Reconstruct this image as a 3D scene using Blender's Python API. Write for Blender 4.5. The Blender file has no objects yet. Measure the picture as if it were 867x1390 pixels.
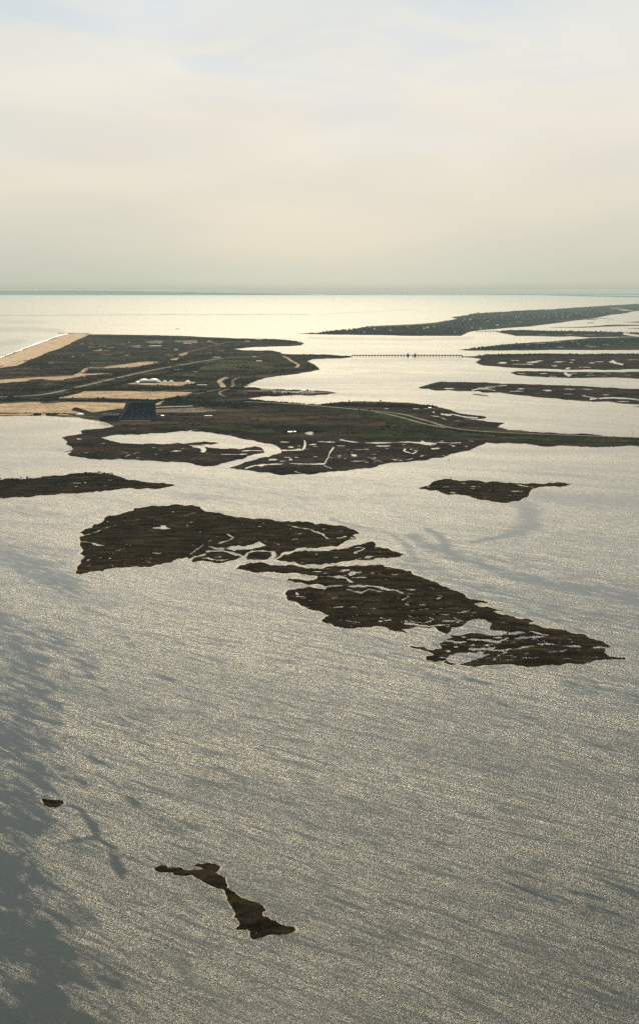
import bpy, bmesh, math, random
from mathutils import Vector, noise, Matrix
from mathutils.geometry import delaunay_2d_cdt

random.seed(11)
scene = bpy.context.scene
col = scene.collection

# ------------------------------------------------------------------ camera
H = 450.0            # flying height in metres
F = 1805.0           # focal length in reference pixels
CX, CY = 433.5, 695.0
HOR = 393.0
PITCH = math.atan((CY - HOR) / F)
cp, sp = math.cos(PITCH), math.sin(PITCH)

cam_d = bpy.data.cameras.new("camera")
cam = bpy.data.objects.new("camera", cam_d)
col.objects.link(cam)
cam.location = (0, 0, H)
cam.rotation_euler = (math.pi / 2 - PITCH, 0, 0)
cam_d.sensor_fit = 'VERTICAL'
cam_d.sensor_height = 36
cam_d.lens = F / 1390.0 * 36
cam_d.clip_start = 1.0
cam_d.clip_end = 600000
scene.camera = cam


def at(x, y, z=0.0):
    """reference position on the map -> world point at height z"""
    u = (x - CX) / F
    v = (CY - y) / F
    dy = cp + v * sp
    dz = -sp + v * cp
    t = (H - z) / -dz
    return Vector((u * t, dy * t, z))


def mpp(y):
    """metres per reference pixel (sideways) at row y"""
    v = (CY - y) / F
    return H / (sp - v * cp) / F


# ------------------------------------------------------------------ materials
def new_mat(name):
    m = bpy.data.materials.new(name)
    m.use_nodes = True
    nt = m.node_tree
    b = nt.nodes["Principled BSDF"]
    return m, nt, b


def noise_node(nt, scale, detail=4, rough=.55, sx=1, sy=1, rot=0, distort=0):
    geo = nt.nodes.new("ShaderNodeNewGeometry")
    mp = nt.nodes.new("ShaderNodeMapping")
    mp.vector_type = 'POINT'
    mp.inputs['Rotation'].default_value = (0, 0, rot)
    r2 = nt.nodes.new("ShaderNodeMapping")
    r2.inputs['Scale'].default_value = (sx, sy, 1)
    nt.links.new(geo.outputs['Position'], mp.inputs['Vector'])
    nt.links.new(mp.outputs['Vector'], r2.inputs['Vector'])
    n = nt.nodes.new("ShaderNodeTexNoise")
    n.inputs['Scale'].default_value = scale
    n.inputs['Detail'].default_value = detail
    n.inputs['Roughness'].default_value = rough
    n.inputs['Distortion'].default_value = distort
    nt.links.new(r2.outputs['Vector'], n.inputs['Vector'])
    return n.outputs['Fac']


def ramp(nt, fac, stops):
    r = nt.nodes.new("ShaderNodeValToRGB")
    cr = r.color_ramp
    while len(cr.elements) < len(stops):
        cr.elements.new(0.5)
    for e, (p, c) in zip(cr.elements, stops):
        e.position = p
        e.color = (c[0], c[1], c[2], 1) if not isinstance(c, (int, float)) else (c, c, c, 1)
    nt.links.new(fac, r.inputs['Fac'])
    return r.outputs['Color']


def mixc(nt, fac, a, b, mode='MIX'):
    m = nt.nodes.new("ShaderNodeMix")
    m.data_type = 'RGBA'
    m.blend_type = mode
    if isinstance(fac, (int, float)):
        m.inputs['Factor'].default_value = fac
    else:
        nt.links.new(fac, m.inputs['Factor'])
    for k, v in (('A', a), ('B', b)):
        s = [i for i in m.inputs if i.name == k and i.type == 'RGBA'][0]
        if isinstance(v, tuple):
            s.default_value = (*v[:3], 1)
        else:
            nt.links.new(v, s)
    return [o for o in m.outputs if o.type == 'RGBA'][0]


def math_n(nt, op, a, b=0.0, c=None):
    m = nt.nodes.new("ShaderNodeMath")
    m.operation = op
    for i, v in enumerate((a, b) if c is None else (a, b, c)):
        if isinstance(v, (int, float)):
            m.inputs[i].default_value = v
        else:
            nt.links.new(v, m.inputs[i])
    return m.outputs[0]


def ground_mat(name, c1, c2, c3, s1, s2, rough=.95, aniso=1.0):
    m, nt, b = new_mat(name)
    a = noise_node(nt, s1, 5, .6, aniso, 1)
    d = noise_node(nt, s2, 6, .7)
    c = ramp(nt, a, [(.36, c1), (.52, c2), (.66, c3)])
    dd = ramp(nt, d, [(.3, .45), (.7, 1.5)])
    c = mixc(nt, 1.0, c, dd, 'MULTIPLY')
    nt.links.new(c, b.inputs['Base Color'])
    b.inputs['Roughness'].default_value = rough
    b.inputs['Specular IOR Level'].default_value = 0.0
    bp = nt.nodes.new("ShaderNodeBump")
    bp.inputs['Strength'].default_value = .8
    bp.inputs['Distance'].default_value = 1.5
    nt.links.new(d, bp.inputs['Height'])
    nt.links.new(bp.outputs['Normal'], b.inputs['Normal'])
    return m


M = {}
M['marsh'] = ground_mat("marsh_grass", (.005, .004, .003), (.014, .011, .007), (.030, .022, .013), .05, .12, aniso=.4)
M['marsh_far'] = ground_mat("marsh_grass_dark", (.008, .008, .009), (.017, .014, .013), (.032, .025, .020), .006, .03)
M['scrub_ground'] = ground_mat("scrub_ground", (.007, .009, .009), (.020, .017, .014), (.052, .042, .031), .0045, .022, aniso=.45)
M['town_ground'] = ground_mat("town_ground", (.006, .012, .013), (.014, .020, .018), (.04, .038, .03), .004, .02, aniso=.45)
M['mud'] = ground_mat("mud_bank", (.012, .010, .008), (.022, .017, .012), (.035, .027, .018), .05, .4)
M['sand'] = ground_mat("sand", (.21, .16, .11), (.29, .22, .155), (.36, .28, .20), .01, .05)
M['beach'] = ground_mat("beach_sand", (.28, .21, .15), (.36, .275, .20), (.43, .34, .26), .01, .05)
M['gravel'] = ground_mat("grey_gravel", (.08, .065, .055), (.12, .098, .08), (.17, .14, .11), .01, .05)
M['grass'] = ground_mat("verge_grass", (.010, .014, .007), (.018, .022, .010), (.032, .034, .016), .01, .06)
M['asphalt'] = ground_mat("pale_asphalt", (.11, .10, .085), (.15, .138, .115), (.19, .172, .14), .02, .2)
M['foliage_far'] = ground_mat("haze_tinted_foliage", (.006, .009, .011), (.012, .016, .017), (.024, .026, .024), .05, .5)  # bluer than the near foliage: distance haze is mixed into the base colour
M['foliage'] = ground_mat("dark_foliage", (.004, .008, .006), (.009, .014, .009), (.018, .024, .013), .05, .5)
M['trunk'] = ground_mat("bark", (.03, .022, .015), (.05, .038, .026), (.07, .05, .035), .5, 3)


def plain(name, c, rough=.7, metal=0, sc=.3):
    m, nt, b = new_mat(name)
    n = noise_node(nt, sc, 3)
    cc = ramp(nt, n, [(.3, tuple(v * .75 for v in c)), (.7, tuple(min(1, v * 1.15) for v in c))])
    nt.links.new(cc, b.inputs['Base Color'])
    b.inputs['Roughness'].default_value = rough
    b.inputs['Metallic'].default_value = metal
    b.inputs['Specular IOR Level'].default_value = .1 if rough > .7 else .4
    return m


M['white'] = plain("white_paint", (.8, .8, .78), .5)
M['roofwhite'] = plain("pale_roof", (.7, .69, .64), .35)
M['roofgrey'] = plain("grey_roof", (.22, .21, .20), .6)
M['concrete'] = plain("concrete", (.30, .28, .25), .8)
M['concrete_dark'] = plain("weathered_concrete", (.05, .05, .05), .9)
M['steel'] = plain("dark_steel", (.012, .02, .03), .9)
M['seats'] = plain("navy_seats", (.004, .014, .038), .95)
M['brick'] = plain("brick", (.20, .10, .07), .8)
M['rock'] = plain("dark_rock", (.05, .048, .045), .9)
M['wood'] = plain("weathered_wood", (.09, .075, .06), .85)
M['glass'] = plain("dark_glass", (.02, .03, .035), .15)
M['yellow'] = plain("yellow_paint", (.55, .42, .05), .6)
M['roofblue'] = plain("blue_grey_roof", (.06, .09, .12), .5)
M['pale_town'] = plain("pale_town_paint", (.46, .45, .42), .8)
mf, nt, b = new_mat("foam")
b.inputs['Base Color'].default_value = (.8, .8, .78, 1)
b.inputs['Roughness'].default_value = .9
M['foam'] = mf


# ------------------------------------------------------------------ helpers
def tag(o, label=None, cat=None, group=None, kind=None):
    if label: o['label'] = label
    if cat: o['category'] = cat
    if group: o['group'] = group
    if kind: o['kind'] = kind
    return o


def mesh_obj(name, verts, faces, mat, parent=None, loc=None, smooth=False):
    me = bpy.data.meshes.new(name)
    me.from_pydata([tuple(v) for v in verts], [], faces)
    mats = mat if isinstance(mat, (list, tuple)) else [mat]
    for m_ in mats:
        me.materials.append(m_)
    if smooth:
        for p in me.polygons: p.use_smooth = True
    me.validate()
    me.update()
    o = bpy.data.objects.new(name, me)
    col.objects.link(o)
    if parent: o.parent = parent
    if loc is not None: o.location = loc
    return o


def empty(name, loc, rz=0):
    o = bpy.data.objects.new(name, None)
    o.location = loc
    o.rotation_euler = (0, 0, rz)
    col.objects.link(o)
    return o


class MB:
    def __init__(s):
        s.v = []
        s.f = []

    def add(s, vs, fs):
        n = len(s.v)
        s.v += [tuple(v) for v in vs]
        s.f += [tuple(i + n for i in f) for f in fs]

    def box(s, x0, x1, y0, y1, z0, z1):
        s.add([(x0, y0, z0), (x1, y0, z0), (x1, y1, z0), (x0, y1, z0), (x0, y0, z1), (x1, y0, z1), (x1, y1, z1), (x0, y1, z1)],
              [(0, 3, 2, 1), (4, 5, 6, 7), (0, 1, 5, 4), (1, 2, 6, 5), (2, 3, 7, 6), (3, 0, 4, 7)])

    def frustum(s, c, r0, r1, z0, z1, n=8, sy=1.0):
        vs = []
        for r, z in ((r0, z0), (r1, z1)):
            for k in range(n):
                a = 2 * math.pi * k / n
                vs.append((c[0] + r * math.cos(a), c[1] + r * sy * math.sin(a), z))
        fs = [(k, (k + 1) % n, n + (k + 1) % n, n + k) for k in range(n)]
        fs += [tuple(range(n))[::-1], tuple(range(n, 2 * n))]
        s.add(vs, fs)

    def gable(s, x0, x1, y0, y1, z0, z1, ov=.4):
        ym = (y0 + y1) / 2
        x0 -= ov; x1 += ov; y0 -= ov; y1 += ov
        s.add([(x0, y0, z0), (x1, y0, z0), (x1, y1, z0), (x0, y1, z0), (x0, ym, z1), (x1, ym, z1)],
              [(0, 3, 2, 1), (0, 1, 5, 4), (2, 3, 4, 5), (0, 4, 3), (1, 2, 5)])

    def dome(s, c, rx, ry, h, z0, n=12, m=4, pw=1.0):
        vs = []
        for j in range(m):
            t = j / m * math.pi / 2
            for k in range(n):
                a = 2 * math.pi * k / n
                vs.append((c[0] + rx * math.cos(a) * math.cos(t), c[1] + ry * math.sin(a) * math.cos(t), z0 + h * math.sin(t) ** pw))
        vs.append((c[0], c[1], z0 + h))
        fs = []
        for j in range(m - 1):
            for k in range(n):
                fs.append((j * n + k, j * n + (k + 1) % n, (j + 1) * n + (k + 1) % n, (j + 1) * n + k))
        for k in range(n):
            fs.append(((m - 1) * n + k, (m - 1) * n + (k + 1) % n, m * n))
        fs.append(tuple(range(n))[::-1])
        s.add(vs, fs)

    def build(s, name, mat, parent=None):
        return mesh_obj(name, s.v, s.f, mat, parent)


# ------------------------------------------------------------------ coast tracing
def roughen(pts, amp=.9, seg=3.0, seed=0, closed=True):
    """natural fractal detail between the traced points"""
    out = []
    n = len(pts)
    rng = random.Random(seed)
    for i in range(n if closed else n - 1):
        a = pts[i]; b_ = pts[(i + 1) % n]
        L = math.hypot(b_[0] - a[0], (b_[1] - a[1]))
        line = [a, b_]
        while len(line) < 2 ** 7 and L / (len(line) - 1) > seg:
            nl = [line[0]]
            l2 = L / (len(line) - 1)
            for p, q in zip(line, line[1:]):
                k = min(l2, 24) * .10 * amp
                dx = rng.uniform(-1, 1) * k * 1.7
                dy = rng.uniform(-1, 1) * k * min(1.0, max(.15, (p[1] - HOR) / 330))
                nl += [((p[0] + q[0]) / 2 + dx, (p[1] + q[1]) / 2 + dy), q]
            line = nl
        out += line[:-1]
    if not closed: out.append(pts[-1])
    return out


def ribbon(pts, w0, w1=None, vs=.45):
    """a creek: centre line with width in reference px (sideways), flattened vertically"""
    w1 = w0 if w1 is None else w1
    L, R = [], []
    n = len(pts)
    for i, p in enumerate(pts):
        a = pts[max(0, i - 1)]; b_ = pts[min(n - 1, i + 1)]
        dx, dy = b_[0] - a[0], (b_[1] - a[1]) / vs
        l = math.hypot(dx, dy) or 1
        nx, ny = -dy / l, dx / l * vs
        w = (w0 + (w1 - w0) * i / max(1, n - 1)) / 2 * random.uniform(.65, 1.35)
        L.append((p[0] + nx * w, p[1] + ny * w))
        R.append((p[0] - nx * w, p[1] - ny * w))
    return L + R[::-1]


def blob(x, y, w, h, seed=0, n=12):
    rng = random.Random(seed * 7919 + int(x * 13 + y * 7))
    pts = []
    ph = rng.uniform(0, 6)
    for k in range(n):
        a = 2 * math.pi * k / n
        r = 1 + .28 * math.sin(2 * a + ph) + .35 * rng.uniform(-1, 1)
        pts.append((x + w / 2 * r * math.cos(a), y + h / 2 * r * math.sin(a)))
    return pts


def pip(x, y, poly):
    c = False
    j = len(poly) - 1
    for i in range(len(poly)):
        xi, yi = poly[i]; xj, yj = poly[j]
        if (yi > y) != (yj > y) and x < (xj - xi) * (y - yi) / (yj - yi) + xi:
            c = not c
        j = i
    return c


def bbox(p):
    xs = [q[0] for q in p]; ys = [q[1] for q in p]
    return min(xs), min(ys), max(xs), max(ys)


YS = 3.0


def land(name, outline, cuts=(), z=.8, relief=.5, mat=None, bank=None, z0=-1.5, amp=1.0, seg=3.0, steiner=0, seed=1, nscale=.02, kind='structure'):
    """a piece of ground with a real bank, minus its ponds and creeks"""
    out = roughen(outline, amp, seg, seed)
    polys = [out] + [roughen(c, amp * .8, max(2.0, seg * .8), seed + i + 1) for i, c in enumerate(cuts)]
    vs, fs = [], []
    for p in polys:
        ar = sum(p[i - 1][0] * p[i][1] - p[i][0] * p[i - 1][1] for i in range(len(p)))
        if ar < 0: p = p[::-1]
        n0 = len(vs)
        vs += [Vector((q[0], q[1] * YS)) for q in p]
        fs.append(list(range(n0, n0 + len(p))))
    nb = len(vs)
    if steiner:
        x0, y0, x1, y1 = bbox(out)
        rng = random.Random(seed)
        k = 0
        t = 0
        while k < steiner and t < steiner * 6:
            t += 1
            x = rng.uniform(x0, x1); y = rng.uniform(y0, y1)
            if pip(x, y, out):
                vs.append(Vector((x, y * YS))); k += 1
    V, E, Fc, ov, oe, of = delaunay_2d_cdt(vs, [], fs, 0, 1e-4)
    bbs = [bbox(p) for p in polys]
    keep = []
    for f in Fc:
        gx = sum(V[i].x for i in f) / len(f); gy = sum(V[i].y for i in f) / len(f) / YS
        if not pip(gx, gy, out): continue
        if any(q[0] < gx < q[2] and q[1] < gy < q[3] and pip(gx, gy, p) for q, p in zip(bbs[1:], polys[1:])): continue
        keep.append(f)
    # boundary edges
    ec = {}
    for f in keep:
        for i in range(len(f)):
            e = (f[i], f[(i + 1) % len(f)])
            key = (min(e), max(e))
            ec.setdefault(key, []).append(e)
    bnd = [v[0] for v in ec.values() if len(v) == 1]
    bv = set(i for e in bnd for i in e)
    used = sorted(set(i for f in keep for i in f))
    idx = {}
    verts = []
    for i in used:
        px, py = V[i].x, V[i].y / YS
        w = at(px, py)
        if i in bv:
            zz = z * .7
        else:
            zz = z + relief * (noise.noise(Vector((w.x * nscale, w.y * nscale, seed))) + .3)
        idx[i] = len(verts)
        verts.append((w.x, w.y, zz))
    faces = [tuple(idx[i] for i in f) for f in keep]
    ntop = len(faces)
    low = {}
    for i in bv:
        v = verts[idx[i]]
        low[i] = len(verts)
        verts.append((v[0], v[1], z0))
    for a, b_ in bnd:
        faces.append((idx[b_], idx[a], low[a], low[b_]))
    o = mesh_obj(name, verts, faces, [mat or M['marsh'], bank or M['mud']])
    me = o.data
    bmx = bmesh.new(); bmx.from_mesh(me)
    bmx.normal_update()
    up = [f for f in bmx.faces if f.index < ntop and f.normal.z < 0]
    bmesh.ops.reverse_faces(bmx, faces=up)
    for f in bmx.faces:
        if f.index >= ntop: f.material_index = 1
    bmx.to_mesh(me); bmx.free()
    if kind: o['kind'] = kind
    o.data['n'] = ntop
    return o, out, polys[1:]


def sheet(name, outline, z, mat, amp=.6, seg=4, seed=1, thick=.25):
    o, a, b_ = land(name, outline, (), z, 0, mat, mat, z - thick, amp, seg, 0, seed)
    return o


def road(name, pts, width, z, mat, thick=.6, smooth=3):
    P = [at(x, y) for x, y in pts]
    for _ in range(smooth):
        Q = [P[0]]
        for a, b_ in zip(P, P[1:]):
            Q += [a * .75 + b_ * .25, a * .25 + b_ * .75]
        Q.append(P[-1])
        P = Q
    vs, fs = [], []
    for i, p in enumerate(P):
        d = (P[min(i + 1, len(P) - 1)] - P[max(i - 1, 0)])
        d.normalize()
        nrm = Vector((-d.y, d.x, 0)) * width / 2
        a, b_ = p + nrm, p - nrm
        vs += [(a.x, a.y, z), (b_.x, b_.y, z), (a.x, a.y, z - thick), (b_.x, b_.y, z - thick)]
        if i:
            k = (i - 1) * 4; l = i * 4
            fs += [(k, k + 1, l + 1, l), (k, l, l + 2, k + 2), (k + 1, k + 3, l + 3, l + 1)]
    o = mesh_obj(name, vs, fs, mat)
    o['kind'] = 'structure'
    return o, P


isl = {}


def ponds(x0, x1, y0, y1, n, wmin, wmax, hmin, hmax, seed):
    rng = random.Random(seed)
    return [blob(rng.uniform(x0, x1), rng.uniform(y0, y1), rng.uniform(wmin, wmax), rng.uniform(hmin, hmax), k + seed) for k in range(n)]


def creek(x, y, n, step, w, seed):
    """a winding tidal gut that narrows inland"""
    rng = random.Random(seed)
    a = rng.choice((0, math.pi)) + rng.uniform(-.5, .5)
    pts = [(x, y)]
    for _ in range(n):
        a += rng.uniform(-.9, .9)
        a = max(-.8, min(.8, a)) if abs(a) < 1.6 else math.pi + max(-.8, min(.8, a - math.pi))
        x += math.cos(a) * step; y += math.sin(a) * step * .42
        pts.append((x, y))
    return ribbon(pts, w, w * .3)


def creeks(lst, w, seed):
    return [creek(x, y, 4 + k % 4, 5, w, seed + k) for k, (x, y) in enumerate(lst)]


# ------------------------------------------------------------------ outlines
mainland = [(-70, 505), (0, 487), (30, 476), (55, 466), (80, 457), (95, 453), (118, 453.5), (150, 454), (200, 455), (260, 456.5),
    (290, 458), (330, 459.5), (360, 460), (395, 462), (413, 466), (408, 469), (390, 470), (360, 471), (335, 472), (317, 473.6),
    (330, 475.5), (350, 476), (370, 476), (380, 478.5), (386, 480.5), (400, 481), (440, 481), (477, 484.2), (478, 485.4), (440, 487), (425, 487.6), (417, 490),
    (430, 498), (434, 502), (410, 506), (380, 510), (360, 513), (350, 516), (338, 521), (334, 523), (345, 526), (365, 528.5),
    (400, 530), (430, 530), (450, 532), (457, 533.5), (440, 536), (420, 537), (408, 536), (390, 537), (360, 538), (336, 540.5),
    (360, 544), (400, 548), (432, 550.5), (448, 548), (460, 546), (490, 545), (540, 546.5), (570, 549), (600, 554), (612, 557), (640, 563.5),
    (660, 567), (645, 570), (668, 573), (684, 574.5), (675, 580), (690, 584), (720, 586.5), (780, 589.5), (830, 592.5), (930, 597),
    (930, 607), (867, 606), (800, 607), (750, 606), (700, 602), (660, 600.5), (650, 605), (640, 610), (610, 617), (600, 621), (560, 626),
    (535, 628), (515, 631), (505, 635), (470, 639), (430, 643), (385, 645), (350, 641), (325, 637), (312, 635), (325, 631),
    (340, 626), (352, 622), (366, 620), (374, 617), (382, 615), (379, 608), (374, 604.5), (360, 602), (345, 598), (325, 595), (310, 591),
    (280, 587), (262, 585.5), (240, 586), (205, 588), (160, 590), (137, 594), (150, 598.5), (165, 602), (195, 603), (225, 603), (255, 602),
    (278, 599.5), (297, 601.5), (283, 604), (262, 606), (285, 608), (300, 609.5), (325, 610), (335, 607.5), (345, 606), (355, 608), (359, 614),
    (345, 616.5), (336, 619), (330, 623), (310, 627), (293, 632), (280, 633), (265, 631), (255, 628), (230, 627), (200, 625),
    (150, 624), (115, 621), (96, 619), (92, 616), (101, 613), (88, 613.5), (100, 610), (97, 606), (90, 603), (92, 600),
    (84, 594), (100, 591), (112, 589), (110, 585), (125, 583), (145, 581), (156, 579), (148, 575), (140, 572.5), (123, 570), (100, 566),
    (60, 563.5), (30, 564), (0, 564.5), (-70, 566)]

cuts_main = [
    # marsh east of the channel: creeks and ponds
    ribbon([(413, 597.5), (414, 604), (412, 610)], 2.2, 3), ribbon([(412, 610.5), (395, 611.5), (381, 611.6)], 2.6, 4),
    ribbon([(453, 606.5), (448, 614), (441, 629)], 1.4, 3.2), ribbon([(462, 618), (459.5, 622)], 1.4, 1),
    ribbon([(333, 636), (345, 632), (358, 631), (375, 630), (400, 629.5), (430, 630), (441, 629.5)], 5, 4),
    ribbon([(461, 597), (480, 600), (500, 601.3), (530, 601), (555, 600), (580, 601), (600, 600.5), (625, 601)], 3.5, 4.5),
    ribbon([(430, 599.5), (440, 600), (455, 600.3)], 3, 2), blob(387, 600, 14, 1.6), blob(395, 607, 10, 2), blob(424, 603.5, 12, 1.5),
    blob(445, 599.8, 12, 1.5), blob(480, 618, 9, 3), blob(487, 626, 20, 1.6), blob(521, 605.5, 17, 2.2), blob(463, 605.3, 10, 1.5),
    blob(395, 624, 7, 2.4), blob(384, 626, 8, 1.6), blob(402, 621, 5, 1.4), blob(428, 620, 5, 1.5), blob(508, 621.5, 4, 1.6),
    blob(371, 624, 9, 3.6), blob(354, 632, 7, 2.4), blob(535, 624, 7, 1.2), blob(390, 621, 8, 1.4),
    ribbon([(550, 609), (548, 612), (553, 614), (560, 616), (565, 613.5)], 3, 3), ribbon([(556, 610), (566, 609)], 3, 2),
    ribbon([(570, 600), (580, 603), (592, 602.5)], 8, 3), blob(590, 609, 10, 2.6), blob(615, 605.5, 5, 1.6), blob(564, 612, 6, 1.5), *ponds(400, 620, 603, 628, 26, 3, 11, .4, 1.0, 47), *ponds(110, 290, 605, 625, 18, 3, 10, .4, .9, 48), *creeks([(400, 640), (450, 636), (520, 628), (560, 622), (600, 618), (120, 615), (170, 620), (500, 610)], 2, 33),
    blob(600, 598.5, 5, .9), blob(640, 599, 8, .8), blob(548, 603.5, 5, 1.1), blob(572, 619, 5, 1.6), blob(585, 604.5, 6, 1.2), blob(632, 606, 8, 1),
    # marsh west of it
    ribbon([(262, 606), (275, 607.5), (277, 611.5), (274, 614)], 7, 8), ribbon([(280, 615), (300, 616.5), (320, 617), (336, 616.5)], 2.2, 1.6),
    ribbon([(328, 612.5), (340, 611.5), (357, 612)], 2.5, 2), blob(240, 612.3, 15, 1.4), blob(261, 605, 5, 1.5), ribbon([(258, 604.6), (270, 605), (284, 603.5)], 2, 2),
    blob(107, 596, 8, 1.5), blob(173, 615, 4, 1), blob(187, 621, 7, .9), blob(212, 616.5, 6, 1), blob(218, 611, 9, .8), blob(141, 602, 6, 1.2),
    ribbon([(256, 585), (262, 583.6), (270, 583)], 1.8, 1), blob(181, 582, 10, .7), blob(253, 583, 5, .9),
    # upper marsh north of the causeway
    ribbon([(598, 562), (607, 563), (615, 562.5), (625, 565), (635, 566.5), (648, 567)], 4, 3), blob(588, 559.5, 4, 1.6), blob(609, 564, 8, 1.4),
    ribbon([(630, 568.5), (645, 569), (660, 569.5)], 1.6, 3), ribbon([(584, 564), (596, 566), (606, 570)], 1.4, 1),
    blob(564, 555, 9, 1.2), blob(578, 554.8, 10, .8), blob(620, 571.5, 6, .9), blob(524, 554.7, 13, .9), blob(585, 554.5, 12, .7),
    # pond in the scrub
    blob(419, 588.2, 16, 3.4, 3), blob(281, 565, 9, .8), blob(526, 589, 6, .9)]
LM, lm_out, lm_cuts = land("barrier_island", mainland, cuts_main, 1.0, .9, M['scrub_ground'], M['mud'], steiner=2500, seed=5, nscale=.006, seg=3.5, amp=.8)

# the marsh parts of that land carry marsh grass
me = LM.data
me.materials.append(M['marsh_far'])
CAUSE = [(60, 580), (150, 577), (240, 577), (330, 578), (380, 596), (440, 597), (520, 592), (580, 594), (650, 598), (700, 600), (800, 603.5), (930, 605),
         (930, 650), (60, 650)]
CAUSE2 = [(590, 556), (640, 561), (700, 575), (690, 582), (600, 574), (560, 560), (520, 555), (560, 552)]
_cache = {}
for p in me.polygons:
    if p.material_index == 0:
        c = p.center
        # back to map coordinates
        Y, Z = c.y, -H
        fw = Y * cp - Z * sp
        uy = Y * sp + Z * cp
        px = CX + F * c.x / fw
        py = CY - F * uy / fw
        if pip(px, py, CAUSE) or pip(px, py, CAUSE2): p.material_index = 2

isl['B'] = land("marsh_island", [(-60, 658), (-30, 654), (0, 652.5), (20, 650), (50, 649), (85, 645.5), (105, 642.5), (125, 641.5), (142, 643), (158, 645.5), (165, 648),
    (180, 652), (195, 654), (212, 655.5), (224, 656), (238, 659), (225, 662), (200, 662.5), (180, 663), (140, 667), (100, 670), (60, 672.5), (20, 675), (-60, 677)],
    [blob(103, 655.8, 14, 1.6), blob(116, 655.3, 5, 1.2), blob(104, 660.5, 6, 1), blob(143, 659.5, 7, 1), blob(164, 664, 8, .7), blob(130, 660, 5, .6), blob(150, 652, 6, .8)],
    .9, .5, M['marsh'], steiner=250, seed=21)
isl['C'] = land("marsh_island", [(567, 662.5), (580, 660), (585, 655.5), (594, 652), (603, 650), (640, 652), (680, 655), (720, 656), (750, 656), (777, 657),
    (768, 659.5), (750, 660), (735, 661), (722, 663.5), (718, 669), (715, 675), (705, 680), (690, 682.5), (680, 683), (665, 680), (650, 678), (638, 674.5), (622, 671.5), (600, 669), (590, 665.5), (576, 664)],
    [ribbon([(697, 657), (712, 660), (724, 662)], 2.2, 2), blob(702, 667, 18, 1.6), blob(605, 661, 8, .9), blob(640, 660.5, 28, 1), blob(614, 669, 14, 1.2), blob(642, 663, 14, .8),
     blob(582, 661, 6, 1.2), blob(630, 656, 12, .7), blob(660, 676, 12, .8), blob(745, 658, 9, .5), blob(690, 673, 10, .7), blob(665, 666, 8, .6)],
    .9, .5, M['marsh'], steiner=220, seed=22)
isl['D'] = land("marsh_island", [(103, 777), (105, 770), (111, 765), (110, 761), (116, 756), (109, 752), (114, 747), (109, 741), (110, 736), (108, 731), (116, 727), (109, 722.5), (125, 717), (128, 712), (140, 708), (142, 703.5), (160, 699),
    (170, 696), (182, 693), (182, 690.5), (200, 688), (230, 686.5), (262, 686), (272, 689), (275, 692), (283, 695), (300, 697), (330, 702.5), (342, 705), (380, 708), (410, 709), (450, 713), (470, 715.5), (480, 719), (488, 724),
    (478, 727), (484, 729.5), (472, 731), (484, 731.5), (468, 735), (458, 742), (430, 744.5), (402, 745), (385, 749.5), (371, 758.5), (352, 761), (336, 760), (334, 754), (330, 757.5), (318, 760.5), (300, 764), (280, 762), (262, 763.5),
    (255, 757), (240, 758.5), (230, 764), (210, 767.5), (190, 770), (165, 771), (148, 772), (140, 776), (125, 775.5), (112, 779), (104, 779)],
    [ribbon([(396, 714), (410, 717), (425, 721), (438, 725), (444, 731), (470, 728)], 1.6, 5), ribbon([(111, 727), (125, 724), (140, 719), (158, 713)], 1.2, 1.4), blob(221, 717, 24, 3.6), blob(222, 715, 10, 3),
     ribbon([(110, 736), (125, 737), (142, 741)], 3, 2), ribbon([(118, 762), (124, 758), (130, 754)], 1.6, 1.5), ribbon([(258, 753), (268, 746), (275, 740), (288, 733), (297, 727)], 2.5, 1.2),
     [(305, 746), (320, 741), (345, 738), (352, 735), (355, 737), (362, 741), (350, 744), (335, 746), (318, 748)],
     ribbon([(280, 749), (296, 748), (308, 749), (318, 752), (332, 756)], 6, 5), ribbon([(283, 742), (296, 745), (305, 745)], 3, 7), ribbon([(296, 738), (310, 734), (317, 730), (308, 725)], 2.4, 3),
     ribbon([(316, 762), (330, 757), (336, 751), (345, 748)], 7, 5), ribbon([(280, 757), (292, 760), (310, 759)], 3, 2), ribbon([(262, 755), (275, 758), (300, 756)], 2, 5),
     ribbon([(345, 748), (358, 748), (370, 749), (372, 755), (366, 760)], 4, 6), blob(215, 751, 12, 2), blob(136, 757, 5, 1.4), blob(150, 758, 7, 1.4), blob(235, 695, 5, 1.2), blob(260, 709, 7, 1.2), blob(400, 732, 9, 1.6),
     blob(346, 716, 6, .9), blob(440, 718, 10, 1), blob(460, 721, 12, 1), blob(205, 758, 8, 1), blob(163, 738, 5, .8), blob(245, 745, 7, .9), blob(352, 715, 8, .8), blob(350, 760, 14, 1.6),
     ribbon([(255, 763), (262, 757), (280, 752)], 3, 4), *ponds(140, 440, 700, 760, 18, 2, 8, .5, 1.3, 41), *creeks([(118, 768), (150, 768), (205, 764), (250, 700), (330, 712), (300, 722), (170, 745), (400, 725), (380, 740), (190, 705)], 1.8, 3), blob(272, 722, 4, 1.4), blob(176, 700, 5, .7), blob(143, 762, 14, 1)],
    .9, .6, M['marsh'], steiner=900, seed=23)
isl['E'] = land("marsh_island", [(374, 760), (385, 753), (410, 748.5), (440, 748), (470, 744.5), (480, 741), (495, 738), (506, 735.5), (510, 739), (508, 743), (525, 744.5), (540, 750), (548, 753), (535, 757), (520, 757),
    (500, 760), (470, 762), (440, 765), (420, 766), (400, 763)],
    [ribbon([(480, 750), (490, 747), (495, 744), (490, 743), (470, 745)], 3.4, 1.5), blob(500, 756, 18, 3), blob(486, 758, 8, 1.6), blob(455, 757, 7, 1.5), blob(482, 751, 5, 2), blob(412, 764, 14, 1.2), blob(450, 748.4, 12, .8), blob(527, 752, 7, .6), *ponds(400, 530, 742, 762, 12, 3, 8, .6, 1.3, 46)],
    .9, .5, M['marsh'], steiner=200, seed=24)
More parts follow.
